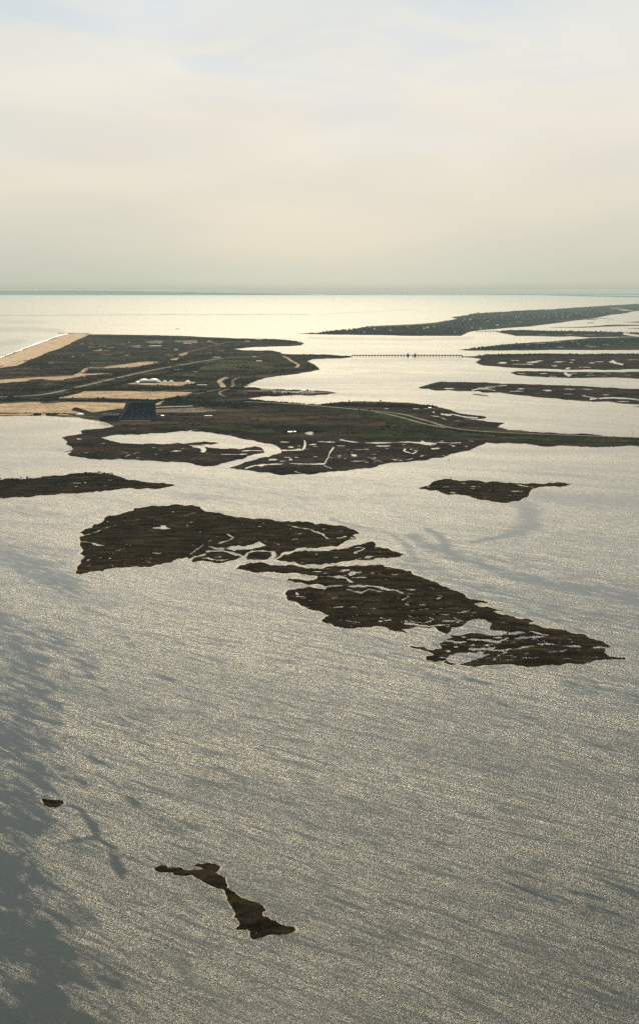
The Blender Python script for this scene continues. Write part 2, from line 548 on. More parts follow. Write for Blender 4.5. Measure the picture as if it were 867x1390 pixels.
isl['G'] = land("marsh_island", [(320, 772.5), (325, 768), (340, 764), (360, 764.5), (380, 768), (410, 770), (450, 769), (480, 768), (520, 767.5), (545, 773), (558, 776), (560, 780), (570, 783), (585, 789.5), (600, 796), (612, 801),
    (628, 806), (632, 811), (645, 814), (662, 818), (640, 819), (650, 824), (668, 826), (682, 829.5), (668, 830), (690, 836), (702, 840), (724, 843.5), (716, 847), (740, 853), (775, 860), (800, 867), (828, 878), (820, 881),
    (822, 886), (826, 891), (848, 893), (848, 895.5), (835, 895), (820, 895), (800, 899.5), (780, 901), (740, 903), (700, 903.5), (660, 903), (645, 905), (633, 904), (612, 902.5), (600, 897), (590, 899), (578, 896), (578, 891), (590, 889), (580, 884), (566, 881), (555, 878.5),
    (558, 877), (575, 879), (588, 883), (600, 880), (596, 874), (604, 868), (618, 866), (608, 862), (596, 857), (590, 851), (580, 852), (560, 852), (545, 854), (553, 859), (540, 857), (525, 852), (490, 852), (460, 851), (436, 842), (447, 836),
    (430, 829), (410, 823), (402, 817), (389, 813), (387, 806), (392, 801), (405, 799), (430, 799), (440, 801), (445, 797), (420, 794), (400, 791), (389, 788), (392, 785.5), (425, 788), (432, 783), (415, 779.5), (392, 778), (376, 777.5), (350, 777.5), (335, 775)],
    [ribbon([(440, 797), (460, 795), (480, 796), (505, 796), (530, 801), (545, 805), (555, 811), (545, 815)], 8, 3), ribbon([(548, 801), (565, 801), (584, 801.5)], 2, 1.2), ribbon([(470, 800), (490, 805), (500, 800), (520, 803)], 7, 5),
     ribbon([(425, 783), (450, 783), (470, 785), (478, 791)], 3, 4), blob(478, 779, 9, 7), blob(462, 782, 16, 2), blob(468, 774, 20, 2), blob(487, 784, 20, 2.4), blob(483, 777, 12, 3), blob(465, 776, 10, 1.6), blob(505, 778, 7, 1.6), blob(430, 776, 14, 2.2), blob(443, 778, 10, 2),
     blob(524, 787, 6, 1), blob(445, 772, 12, 1), blob(460, 824, 12, 3), ribbon([(462, 842), (475, 843.5), (488, 845)], 3, 3), blob(517, 843, 10, 2), blob(527, 842, 9, 2.6), blob(406, 810, 14, 2), blob(403, 806, 4, 5), blob(412, 812, 10, 1.6),
     blob(478, 824, 12, 1.5), blob(505, 826, 9, 1.5), blob(517, 839, 9, 1.6), blob(420, 815, 8, 1), blob(595, 812, 5, 4), blob(552, 821, 5, 3), blob(577, 827, 16, 1.8), blob(573, 821, 14, 1.2), blob(560, 829, 12, 1), blob(620, 825, 6, 1),
     ribbon([(548, 843), (560, 844), (575, 846), (588, 841), (580, 837), (560, 838), (553, 835)], 4, 2), ribbon([(585, 832), (592, 835), (610, 832), (638, 829)], 2, 2), ribbon([(548, 846), (570, 849), (592, 849), (610, 848)], 5, 4), blob(600, 826, 8, 1.5), blob(605, 834, 12, 1.6),
     [(596, 866), (610, 858), (612, 852), (625, 850), (634, 843), (645, 840), (658, 841), (668, 847), (664, 853), (678, 856), (690, 858), (684, 862), (670, 864), (650, 860), (630, 862)], ribbon([(690, 860), (700, 859), (720, 857), (745, 862), (735, 864), (705, 864)], 7, 6),
     blob(634, 858, 26, 4), ribbon([(600, 870), (612, 871), (640, 868), (655, 869), (675, 871), (690, 866)], 4, 6), [(604, 895), (610, 889), (620, 886), (640, 885), (668, 888), (655, 893), (640, 897), (625, 902), (610, 900)], ribbon([(590, 860), (600, 864), (605, 870)], 9, 5),
     ribbon([(645, 897), (665, 893), (683, 887), (700, 881), (720, 877), (735, 876), (742, 872), (735, 870)], 3, 2.5), ribbon([(742, 875), (765, 877), (790, 878), (826, 880)], 3, 1.6), blob(740, 874, 18, 3), blob(750, 885, 20, 1.6), blob(764, 883, 14, 2), blob(805, 892, 14, 2), ribbon([(820, 884), (828, 890), (840, 892)], 5, 6),
     blob(613, 843, 24, 3), ribbon([(602, 834), (615, 838), (624, 842), (620, 846)], 2.6, 3), blob(690, 890, 18, 1.6), blob(720, 893, 24, 1.6), blob(770, 894, 16, 1.2), blob(704, 898, 12, 1.2), blob(700, 850, 8, 1), blob(660, 876, 14, 2.4), blob(640, 876, 16, 2), blob(695, 872, 9, 1.8), blob(618, 878, 12, 2.4), blob(608, 884, 8, 3),
     *ponds(400, 560, 800, 850, 22, 2, 10, .5, 1.5, 43), *ponds(440, 640, 770, 830, 14, 2, 9, .5, 1.4, 44), *ponds(600, 700, 850, 900, 30, 5, 22, 1.2, 3.4, 45), *ponds(700, 800, 862, 896, 16, 4, 16, .6, 1.6, 49), blob(655, 881, 38, 5), blob(625, 872, 22, 4), blob(708, 866, 26, 3), *creeks([(430, 808), (480, 838), (560, 848), (610, 822), (660, 838), (700, 852), (745, 868), (770, 884), (590, 800), (520, 842)], 1.6, 60), *creeks([(420, 825), (470, 848), (530, 800), (560, 815), (600, 810), (640, 832), (680, 845), (720, 868), (450, 812), (500, 815), (760, 890), (540, 780)], 2.2, 13), blob(540, 812, 8, 1), blob(510, 817, 26, .9), blob(490, 818, 20, .8), blob(640, 836, 9, 1), blob(672, 842, 6, 1), blob(620, 813, 5, 1), blob(585, 816, 8, 1), blob(445, 806, 10, 1), blob(500, 833, 10, 1), blob(540, 830, 8, 1), blob(470, 832, 8, 1)],
    .9, .6, M['marsh'], steiner=1100, seed=25)
isl['H'] = land("marsh_islet", [(57, 1085), (64, 1086), (72, 1086.5), (80, 1087), (86, 1088), (87, 1091), (82, 1094.5), (75, 1096), (67, 1096), (60, 1092)], [], .9, .5, M['marsh'], steiner=40, seed=26, seg=1.5)
isl['I'] = land("marsh_islet", [(210, 1179), (216, 1176), (226, 1175.5), (228, 1178.5), (238, 1178.5), (248, 1179.5), (250, 1182), (268, 1182), (276, 1180), (264, 1175.5), (268, 1172.5), (282, 1172), (292, 1173), (299, 1177), (297, 1181), (291, 1184), (300, 1189), (306, 1192), (309, 1202), (307, 1206),
    (315, 1210), (324, 1217), (335, 1222), (350, 1227), (357, 1231), (361, 1236), (355, 1239), (358, 1245), (375, 1252), (384, 1257), (400, 1260.5), (401, 1262.5), (375, 1268), (355, 1272), (343, 1275), (339, 1271), (341, 1264), (335, 1261), (320, 1261.5), (326, 1255), (324, 1250), (318, 1245), (319, 1238), (315, 1232),
    (311, 1226), (308, 1217), (305, 1208), (297, 1206), (280, 1199), (270, 1192), (262, 1188), (236, 1187.5), (234, 1184), (222, 1184), (212, 1182)],
    [ribbon([(335, 1261), (345, 1258), (352, 1252), (361, 1252)], .7, .6), ribbon([(356, 1252), (350, 1258), (348, 1268)], .6, .4), ribbon([(318, 1247), (330, 1243), (338, 1240)], .5, .4)],
    .9, .5, M['marsh'], steiner=260, seed=27, seg=1.8)


isl['J'] = land("marsh_island", [(567, 527), (575, 524), (590, 519.5), (600, 518), (640, 519), (700, 521), (760, 523), (830, 526), (867, 528), (930, 530), (930, 550), (867, 549), (845, 548), (825, 545), (800, 545), (770, 543), (740, 540), (710, 537),
    (680, 533), (655, 533), (650, 531), (620, 531), (608, 529.5), (590, 530), (582, 528)],
    ponds(600, 870, 523, 529, 10, 7, 22, .6, 1.1, 3) + [blob(610, 527.5, 14, 1.4), ribbon([(640, 530), (648, 528), (660, 528), (672, 530)], 3, 3), blob(742, 530, 18, 1.6), blob(655, 526.5, 16, 1), ribbon([(790, 537), (800, 539), (810, 541), (800, 542)], 3, 5), ribbon([(812, 541), (830, 540), (850, 541), (867, 543)], 4, 4),
     blob(822, 536, 9, 1.4), blob(840, 540, 10, 1), blob(700, 531, 20, 1), blob(845, 545, 20, 1), blob(772, 535, 12, .8)], .9, .5, M['marsh_far'], steiner=250, seed=31, amp=.7)
land("marsh_islet", [(640, 534.6), (650, 535.2), (663, 537), (660, 537.8), (650, 536.8), (642, 535.6)], [], .7, .3, M['marsh_far'], seed=32, amp=.5)
land("marsh_islet", [(860, 552), (880, 551), (930, 552), (930, 554), (880, 553.5)], [], .7, .3, M['marsh_far'], seed=33, amp=.5)
land("marsh_island", [(692, 506), (700, 504), (750, 504.5), (800, 505), (930, 505), (930, 515), (867, 514), (820, 512.5), (780, 513), (740, 512), (720, 511), (700, 509)],
    ponds(705, 860, 506, 511, 9, 6, 16, .5, .9, 5) + [ribbon([(766, 505.5), (768, 508), (774, 510)], 4, 7)], .9, .5, M['marsh_far'], steiner=150, seed=34, amp=.6)
isl['L'] = land("marsh_island", [(625, 483.8), (645, 483.5), (660, 482), (700, 480.3), (750, 480), (790, 481), (867, 480.5), (930, 481), (930, 501), (867, 501), (830, 502), (780, 502), (720, 500), (680, 498), (655, 496), (645, 492), (650, 489), (652, 487), (640, 485.6), (626, 485)],
    ponds(670, 865, 488, 499, 14, 7, 22, .6, 1.1, 7) + [blob(724, 491.3, 18, 2), blob(682, 492.5, 14, 1.6), ribbon([(828, 490), (835, 493), (845, 495)], 8, 4), blob(770, 500, 8, 2)], 1.0, .6, M['marsh_far'], steiner=250, seed=35, amp=.6)
isl['M'] = land("marsh_island", [(622, 474.8), (640, 473), (655, 471), (680, 468), (705, 466), (740, 464), (770, 461.5), (800, 458.8), (867, 457.5), (930, 457), (930, 475), (867, 475), (780, 475), (700, 475.5), (640, 476)],
    ponds(720, 860, 463, 473, 10, 7, 22, .4, .8, 9), 1.2, .8, M['town_ground'], steiner=180, seed=36, amp=.5)
isl['N'] = land("marsh_island", [(672, 450.2), (690, 448), (715, 448), (740, 449), (800, 450), (867, 452), (930, 453), (930, 456.6), (867, 457), (800, 458), (775, 456.5), (760, 457), (720, 456), (700, 456), (685, 453)],
    [ribbon([(845, 453), (855, 454.5), (867, 456)], 5, 4), blob(800, 454.5, 12, .5), blob(770, 454, 9, .4), blob(735, 454.5, 12, .4)], 1.2, .8, M['town_ground'], steiner=150, seed=37, amp=.5)
isl['T'] = land("barrier_island", [(405, 453), (430, 452), (450, 449.5), (480, 447), (500, 443.3), (520, 442), (560, 440.3), (590, 438), (620, 433), (612, 430.6), (622, 429.5), (640, 427), (660, 424.5), (690, 423.5), (697, 422), (720, 421), (750, 420.5), (780, 418),
    (830, 414.5), (867, 412.5), (930, 410), (930, 420), (858, 422.5), (850, 425), (830, 427), (800, 433), (780, 435), (760, 438), (735, 441), (720, 443), (690, 445), (670, 447), (650, 448), (635, 451), (625, 456), (600, 456), (560, 456), (520, 455), (480, 454.5), (440, 454)],
    [blob(836, 418.5, 14, .7), blob(848, 421, 18, 1.2)], 2.0, 2, M['town_ground'], M['mud'], steiner=600, seed=38, amp=.4, nscale=.002)
for i, o_ in enumerate([[(745, 444.6), (800, 443.2), (825, 441), (870, 441), (930, 441), (870, 442.2), (830, 443), (790, 444.8)],
                        [(845, 437.3), (865, 436.5), (930, 436), (930, 437.6), (865, 437.9)], [(850, 446), (880, 445), (930, 445), (930, 446.3), (880, 446.6)]]):
    land("marsh_island", o_, [], 1, .5, M['town_ground'], seed=40 + i, amp=.4)
land("far_shore", [(735, 400.6), (780, 401), (867, 402.3), (950, 403), (950, 404.3), (867, 403.4), (800, 402.4), (760, 401.4)], [], 25, 5, M['town_ground'], M['town_ground'], seed=44, amp=.2, steiner=20)

m_, nt_, b_ = new_mat("wet_mud")
c_ = ramp(nt_, noise_node(nt_, .06, 5, .65), [(.35, (.04, .034, .026)), (.65, (.10, .085, .06))])
nt_.links.new(c_, b_.inputs['Base Color']); b_.inputs['Roughness'].default_value = .62; b_.inputs['Specular IOR Level'].default_value = .3
M['wet_mud'] = m_


def mudflat(key, wd, seed):
    out = isl[key][1]
    n = len(out); pts = []
    ar = sum(out[i - 1][0] * out[i][1] - out[i][0] * out[i - 1][1] for i in range(n))
    sg = 1 if ar > 0 else -1
    for i in range(n):
        a = out[i - 3]; b2 = out[(i + 3) % n]
        dx, dy = b2[0] - a[0], b2[1] - a[1]
        l = math.hypot(dx, dy) or 1
        f = wd * max(.1, .55 + 1.3 * noise.noise(Vector((i * .13, seed, 0))) + .5 * noise.noise(Vector((i * .6, seed, 4))))
        pts.append((out[i][0] + sg * dy / l * f * 1.6, out[i][1] - sg * dx / l * f * .7))
    land("mudflat", pts, isl[key][2] and [c for c in isl[key][2]], .12, .03, M['wet_mud'], M['wet_mud'], -1.0, 0.01, 50, 0, seed)


for k_, w_ in (('B', 1.8), ('C', 2.2), ('D', 2.6), ('E', 2.0), ('G', 3.0), ('H', 1.6), ('I', 2.4), ('J', .8)):
    mudflat(k_, w_, ord(k_))

# ------------------------------------------------------------------ sheets on the barrier island
sheet("beach", [(-70, 504), (0, 487.4), (30, 476.4), (55, 466.4), (80, 457.4), (95, 453.4), (122, 454), (116, 457), (106, 461), (95, 467), (82, 473), (70, 477), (60, 481), (48, 486), (35, 492), (22, 497), (0, 500), (-70, 507)], 2.4, M['beach'], seed=50, amp=.35, thick=2.6)
S = [
 ("sand_flat", [(-70, 521), (0, 516), (30, 514), (55, 511.5), (80, 511), (98, 510), (108, 506), (116, 501.5), (122, 499.5), (140, 499), (160, 496), (180, 493), (200, 491), (216, 491.5), (200, 495), (188, 497.5), (165, 499.5), (140, 500), (125, 500.5), (118, 503), (113, 507.5), (150, 507.5), (118, 509.5), (108, 512), (85, 516), (60, 516), (40, 517), (0, 521), (-70, 525)], M['sand']),
 ("parking_field", [(75, 541), (90, 538.5), (105, 535), (115, 531.5), (150, 531.5), (200, 532), (262, 533), (255, 536), (235, 539.5), (215, 543), (190, 542), (150, 541), (100, 540.5)], M['sand']),
 ("parking_field", [(-70, 552), (15, 548), (40, 546.5), (100, 546.4), (171, 547.5), (168, 555), (160, 555.5), (130, 560), (110, 562), (60, 561.5), (-70, 561)], M['sand']),
 ("gravel_field", [(208, 556.5), (240, 555), (275, 553.5), (282, 555), (295, 557.5), (275, 560), (240, 560.5), (209, 561)], M['gravel']),
 ("parking_field", [(172, 521.5), (190, 518.5), (215, 519), (265, 519), (264, 521), (245, 524), (200, 523)], M['sand']),
 ("sand_patch", [(208, 551), (216, 546.5), (226, 543.2), (225, 545), (216, 550)], M['sand']),
 ("sand_patch", [(231, 488), (236, 487), (243, 486), (240, 489), (234, 489.6)], M['sand']),
 ("sand_patch", [(242, 482.5), (248, 479.5), (256, 479), (252, 482), (247, 483.5)], M['sand']),
 ("sand_patch", [(176, 469.6), (190, 469), (191, 472), (182, 471.6)], M['sand']),
 ("car_park", [(247, 462.5), (268, 462.3), (268, 466), (249, 466)], M['gravel']),
 ("car_park", [(197, 464.5), (212, 462.3), (222, 463), (220, 466), (205, 466.5)], M['gravel']),
 ("lawn", [(222, 463), (243, 462.8), (243, 465.5), (224, 466)], M['grass']),
 ("sandy_shore", [(-70, 564), (20, 562.3), (60, 562), (90, 563.2), (100, 565), (60, 563.6), (20, 564), (-70, 566)], M['sand']),
 ("verge", [(460, 556), (505, 560), (540, 566), (575, 575), (600, 583), (640, 589), (700, 593), (800, 596.5), (930, 600), (930, 604), (800, 601), (700, 597.5), (620, 592), (560, 583), (520, 571), (470, 561)], M['grass']),
 ("verge", [(520, 561), (545, 563.5), (570, 569), (590, 576), (604, 581.5), (596, 580), (575, 575.5), (550, 568)], M['grass']),
 ("verge", [(60, 524), (100, 519), (130, 521), (110, 526), (80, 530), (50, 531)], M['grass']),
 ("verge", [(140, 524.5), (175, 524), (180, 528), (150, 528)], M['grass']),
 ("meadow", [(280, 490), (330, 489), (380, 494), (370, 500), (320, 503), (270, 502)], ground_mat("dry_meadow", (.02, .024, .014), (.04, .040, .022), (.06, .055, .03), .01, .05)),
 ("meadow", [(480, 592), (495, 586), (530, 586), (580, 591), (590, 595), (540, 596), (500, 596)], M['grass']),
 ("meadow", [(200, 580), (240, 578), (320, 580), (370, 584), (380, 590), (340, 588), (280, 583), (220, 583)], M['grass']),
 ("marina_yard", [(360, 529), (370, 530), (400, 531.5), (430, 532), (452, 533.5), (420, 535.5), (405, 534.5), (370, 533)], M['gravel']),
 ("marina_yard", [(320, 531.5), (345, 530.4), (366, 530.8), (366, 531.8), (322, 532)], M['gravel']),
]
for i, (nm, o_, m_) in enumerate(S):
    sheet(nm, o_, 2.2 + .07 * i, m_, seed=60 + i, thick=1.6, amp=.7 if nm in ("sand_flat", "meadow", "verge") else .25, seg=4)
rng = random.Random(4)
for k in range(34):  # small open sand patches between the dunes
    x = rng.uniform(60, 280); y = rng.uniform(462, 512)
    if x < 40 + (512 - y) * 1.6: x += 70
    sheet("sand_patch", blob(x, y, rng.uniform(3, 14), rng.uniform(.4, 1.1), k, 9), 4.2 + k * .01, M['gravel'] if k % 2 else M['sand'], seed=200 + k, thick=3, amp=.2)
for k in range(16):
    x = rng.uniform(450, 840); y = 0
    t = (x - 450) / 390
    y = rng.uniform(452 - 30 * t, 449 - 8 * t) - 1
    sheet("sand_patch", blob(x, y - 1, rng.uniform(5, 20), rng.uniform(.25, .6), k + 90, 9), 6.5 + k * .02, M['gravel'], seed=260 + k, thick=4, amp=.2)
sheet("beach", [(478, 447.4), (500, 443.5), (520, 442.2), (560, 440.5), (590, 438.2), (618, 433.6), (600, 437.5), (570, 441), (530, 443), (505, 444.6)], 5.2, M['gravel'], seed=301, amp=.1, thick=4)

# surf along the ocean beach
surf_pts = [(-70, 504.6), (0, 486.2), (30, 475.2), (55, 465.4), (80, 456.6), (93, 453)]
L_ = roughen(surf_pts, .35, 2, 5, False)
sv = []
for i, p in enumerate(L_):
    w = .3 + .7 * noise.noise(Vector((i * .23, 0, 0)))
    sv.append((p, (p[0] - 2, p[1] - w - .5)))
verts = []; faces = []
for i, (a, b_) in enumerate(sv):
    verts += [at(*a, .35), at(*b_, .25)]
    if i: faces.append((2 * i - 2, 2 * i - 1, 2 * i + 1, 2 * i))
# give the surf a little body
n_ = len(verts)
verts2 = verts + [Vector((v.x, v.y, -.5)) for v in verts]
for i in range(1, len(sv)):
    a, b_ = 2 * i - 2, 2 * i
    faces.append((a + n_, a, b_, b_ + n_)); faces.append((a + 1, a + 1 + n_, b_ + 1 + n_, b_ + 1))
tag(mesh_obj("surf", verts2, faces, M['foam']), kind='structure')

# ------------------------------------------------------------------ roads
road("parkway", [(-70, 541), (30, 539.5), (62, 536.5), (80, 533), (100, 528), (120, 523.4), (140, 518.6), (175, 510.4), (210, 502.7), (245, 496.5), (270, 491.8), (290, 488.8), (310, 486.4), (330, 485.6), (355, 485.2)], 30, 4.4, M['asphalt'], 3)
road("causeway_road", [(332, 546.5), (365, 547.5), (400, 549.6), (430, 552), (460, 554.8), (490, 557.5), (507, 559.5)], 22, 4.2, M['asphalt'], 2.5)
road("causeway_road", [(507, 559.3), (530, 561.3), (550, 564.5), (565, 569), (585, 574.5), (605, 581.5), (640, 586.5), (700, 590), (780, 592.8), (867, 596), (930, 598)], 14, 4.6, M['asphalt'], 2.5)
road("causeway_road", [(507, 560.2), (530, 564.5), (555, 571), (572, 576.2), (588, 579.4), (604, 582.4)], 14, 4.5, M['asphalt'], 2.5)
road("ramp_road", [(308, 513.5), (300, 516.5), (297.5, 520), (302, 523.5), (303, 527)], 26, 4.8, M['sand'], 3)
road("ramp_road", [(327, 513), (318, 516), (315, 520), (317.5, 524), (314, 527)], 15, 4.9, M['gravel'], 3)
road("service_road", [(247, 539.5), (262, 536.5), (280, 533.4), (297, 529.4), (303, 527.5)], 14, 4.1, M['gravel'], 2.4)
road("ramp_road", [(311, 529), (297, 533), (299, 537), (307, 540)], 12, 4.3, M['gravel'], 2.4)
road("service_road", [(243, 481), (258, 477.6), (275, 474), (290, 470), (303, 466), (320, 464)], 16, 4.0, M['gravel'], 2.4)
road("service_road", [(112, 507), (113, 503.5), (118, 500.6), (126, 499)], 13, 4.6, M['sand'], 2)
road("service_road", [(384, 484.5), (391, 487), (394, 490), (402, 494), (406, 497), (401, 500)], 18, 4.2, M['sand'], 2.4)
road("service_road", [(372, 492), (385, 492.6), (396, 493.4)], 14, 4.0, M['gravel'], 2.4)
road("service_road", [(210, 563), (230, 566.5), (255, 567), (275, 566), (290, 565)], 7, 3.6, M['gravel'], 2.2)
road("service_road", [(-40, 516), (20, 513.8), (60, 512), (100, 510)], 12, 4.4, M['gravel'], 2)
road("service_road", [(205, 477), (225, 477.5), (240, 476.5)], 18, 4.0, M['gravel'], 2)
road("service_road", [(170, 471), (195, 471), (215, 470.5), (235, 470)], 14, 4.0, M['gravel'], 2)
road("service_road", [(285, 464.5), (293, 467), (300, 467.5)], 24, 4.0, M['gravel'], 2)
road("service_road", [(208, 554.3), (230, 553.4), (262, 552.4)], 5, 4.4, M['roofwhite'], 2)

# ------------------------------------------------------------------ scrub (uncountable): one object per stand
def ico(rng, sx=1, sz=1):
    base = [(0, 0, 1), (.9, 0, .3), (.28, .85, .35), (-.72, .53, .25), (-.72, -.53, .4), (.28, -.85, .2), (0, 0, -.3)]
    f = [(0, 1, 2), (0, 2, 3), (0, 3, 4), (0, 4, 5), (0, 5, 1), (6, 2, 1), (6, 3, 2), (6, 4, 3), (6, 5, 4), (6, 1, 5)]
    return [(x * rng.uniform(.7, 1.3), y * rng.uniform(.7, 1.3), z * rng.uniform(.7, 1.3)) for x, y, z in base], f


def scrub(name, spots, label, mat=None, hz=1.3):
    """spots: (x, y, n, w, h, size_m) -- clump centre, number, spread in px, bush size"""
    rng = random.Random(len(spots) * 31 + int(spots[0][0]))
    mb = MB()
    for (x, y, n, w, h, s) in spots:
        for _ in range(n):
            a = x + rng.gauss(0, 1) * w / 2; b_ = y + rng.gauss(0, 1) * h / 2
            if not pip(a, b_, cur_out): continue
            if any(c[0][0] < a < c[0][2] and c[0][1] < b_ < c[0][3] and pip(a, b_, c[1]) for c in cur_cuts): continue
            p = at(a, b_)
            r = s * rng.uniform(.5, 1.3)
            vs, fs = ico(rng)
            q = rng.uniform(0, 6.28); cq, sq = math.cos(q), math.sin(q)
            mb.add([(p.x + r * (vx * cq - vy * sq), p.y + r * (vx * sq + vy * cq), zb + .2 * r + r * .7 * vz * hz) for vx, vy, vz in vs], fs)
    o = mesh_obj(name, mb.v, mb.f, mat or M['foliage'])
    tag(o, label, 'scrub', kind='stuff')
    return o


zb = 1.0
avoid = [s[1] for s in S if s[0] not in ("meadow", "verge")] + [[(-70, 504), (0, 487), (95, 453), (122, 454), (95, 467), (60, 481), (0, 500), (-70, 507)]]
cur_out = lm_out
cur_cuts = [(bbox(c), c) for c in lm_cuts + avoid]
rng = random.Random(8)
sp_ = []
for _ in range(520):   # clumps all over the dunes
    x = rng.uniform(0, 420); y = rng.uniform(455, 545)
    s = rng.uniform(3, 7)
    sp_.append((x, y, rng.randint(8, 26), rng.uniform(6, 26), rng.uniform(.5, 2.2), s))
# treelines
for x in range(-50, 330, 3): sp_.append((x, 529.3 - .004 * x + math.sin(x * .09) * .5, 10, 5, 1.2, 5.5))
for x in range(-50, 250, 3): sp_.append((x, 544.4 + math.sin(x * .13) * .35, 16, 4, .8, 5.5))
for x in range(60, 300, 4): sp_.append((x, 523 - (x - 140) * .22 + 3.5, 12, 8, 1.5, 6))
for x in range(60, 330, 4): sp_.append((x, 516.5 - (x - 140) * .22 - 3.5, 14, 8, 1.5, 6))
for x in range(-60, 95, 3):
    sp_.append((x, 562 + .2 * math.sin(x), 5, 3, .4, 4))
for x in range(215, 335, 3): sp_.append((x, 546 + (x - 215) * .04, 20, 8, 3.5, 5))
for x in range(330, 460, 3): sp_.append((x, 545 + (x - 330) * .045, 14, 5, 1.3, 4.5))
for x in range(432, 590, 2): sp_.append((x, 549.5 + (x - 432) * .02, 18, 5, 1.8, 4.2))
for x in range(120, 415, 3): sp_.append((x, 457 + (x - 120) * .026, 10, 6, 1.4, 8))
for x in range(388, 478, 2): sp_.append((x, 483.3 + (x - 388) * .012, 9, 3, .9, 5))
for x in range(350, 432, 3): sp_.append((x, 508 - (x - 350) * .1, 10, 5, 1.2, 5))
for x in range(336, 408, 3): sp_.append((x, 528.5 + (x - 336) * .03, 8, 4, .8, 4))
for x in range(300, 345, 3): sp_.append((x, 520, 16, 6, 3, 5))
scrub("scrub", sp_, "dark evergreen scrub covering the dunes and lining the parkway of the barrier island", hz=1.0)
sp_ = []
for _ in range(130):
    x = rng.uniform(220, 640); y = rng.uniform(552, 590) if x < 520 else rng.uniform(575, 594)
    sp_.append((x, y, rng.randint(3, 14), rng.uniform(4, 16), rng.uniform(.6, 2), rng.uniform(2, 3.6)))
for x in range(384, 438, 2): sp_.append((x, 585.6 + abs(x - 411) * .05, 12, 3, .9, 2.8))
for x in range(386, 408, 2): sp_.append((x, 589.3, 6, 3, .8, 2.8))
for x in range(545, 700, 3): sp_.append((x, 578 + (x - 545) * .1, 6, 4, 1.2, 2.6))
for x in range(690, 900, 3): sp_.append((x, 588.3 + (x - 690) * .047, 6, 4, .4, 2.2))
for x in range(573, 606, 3): sp_.append((x, 573.5 + (x - 573) * .22, 6, 3, .6, 2.8))
cur_cuts = [(bbox(c), c) for c in lm_cuts]
scrub("bushes", sp_, "low dark bushes scattered over the brown marsh south of the causeway road")

for key, nm, lab, lst, size in (
    ('L', 'scrub', 'dark thicket along the back edge of the marsh at the far end of the long bridge', [(x, 482.6 - (x - 650) * .004, 9, 6, 1.0, 6) for x in range(640, 900, 3)], 6),
    ('M', 'scrub', 'dark woodland on the long wedge shaped marsh island beyond the bridge', [(x, 474 - (x - 640) * .05 + rng.uniform(-2, 2), 9, 14, 3, 7) for x in range(640, 900, 2)], 7),
    ('N', 'scrub', 'dark woodland on the narrow island below the short distant bridge', [(x, 451 + rng.uniform(-2, 3), 9, 10, 1.5, 8) for x in range(680, 900, 2)], 8),
    ('T', 'scrub', 'haze tinted blue green trees filling the streets of the far town on the barrier island', None, 9)):
    cur_out = isl[key][1]; cur_cuts = [(bbox(c), c) for c in isl[key][2]]
    if lst is None:
        lst = []
        zb = 2
        for _ in range(900):
            x = rng.uniform(430, 920); t = (x - 430) / 490
            y = rng.uniform(452 - 42 * t, 456 - 34 * t) if x > 620 else rng.uniform(443, 455)
            lst.append((x, y, 9, rng.uniform(8, 30), rng.uniform(.4, 1.4), rng.uniform(6, 12)))
        top = isl['T'][1]
        for x in range(624, 900, 2): lst.append((x, 428.2 - (x - 624) * .062, 12, 4, .7, 14))
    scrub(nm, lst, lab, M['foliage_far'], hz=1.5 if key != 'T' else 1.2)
zb = 1.0
for key, lab, lst in (
    ('D', 'low dark reed tufts over the largest mid channel marsh island', [(rng.uniform(110, 480), rng.uniform(690, 772), 12, rng.uniform(5, 25), rng.uniform(.8, 3), .9) for _ in range(240)]),
    ('G', 'low dark reed tufts over the long broken marsh island', [(rng.uniform(330, 830), rng.uniform(766, 900), 12, rng.uniform(5, 25), rng.uniform(.8, 3), .8) for _ in range(420)]),
    ('E', 'low dark reed tufts over the small marsh island between two larger ones', [(rng.uniform(375, 545), rng.uniform(738, 764), 10, 14, 2, .8) for _ in range(60)]),
    ('I', 'short reed tufts on the nearest thin crooked islet', [(rng.uniform(212, 400), rng.uniform(1173, 1273), 30, 10, 6, .4) for _ in range(160)]),
    ('H', 'short reed tufts on the tiny oval islet', [(72, 1091, 160, 14, 4, .4)]),
    ('C', 'low dark reed tufts on the marsh island near the right edge', [(rng.uniform(580, 770), rng.uniform(651, 682), 10, 14, 2, 1.0) for _ in range(80)]),
    ('B', 'low dark scrub in the middle of the marsh island at the left edge', [(rng.uniform(-40, 200), 657 + rng.uniform(-6, 3), 10, 12, 2, 1.8) for _ in range(130)])):
    cur_out = isl[key][1]; cur_cuts = [(bbox(c), c) for c in isl[key][2]]
    scrub("marsh_reeds" if key != 'B' else "scrub", lst, lab, M['foliage'] if key == 'B' else M['marsh'], hz=.8)


# ------------------------------------------------------------------ individual trees
def make_tree(rng, r=3.0, h=6.0, dead=False):
    tr = MB()
    tr.frustum((0, 0), .28, .14, -.6, h * .6, 6)
    for k in range(4):
        a = rng.uniform(0, 6.28)
        p0 = Vector((0, 0, h * rng.uniform(.3, .5))); p1 = Vector((math.cos(a) * r * .6, math.sin(a) * r * .6, h * .75))
        tr.add([p0 + Vector((.1, 0, 0)), p0 - Vector((.1, 0, 0)), p0 + Vector((0, .1, 0)), p1], [(0, 1, 3), (1, 2, 3), (2, 0, 3)])
    cr = MB()
    for k in range(16):
        a = rng.uniform(0, 6.28); q = rng.random() ** .5 * r * .8
        z = h * rng.uniform(.42, .95)
        s = r * rng.uniform(.25, .5) * (1.25 - .5 * z / h)
        q *= 1.25 - .6 * z / h
        vs, fs = ico(rng)
        cr.add([(math.cos(a) * q + s * x, math.sin(a) * q + s * y, z + s * zz * .8) for x, y, zz in vs], fs)
    return tr, cr


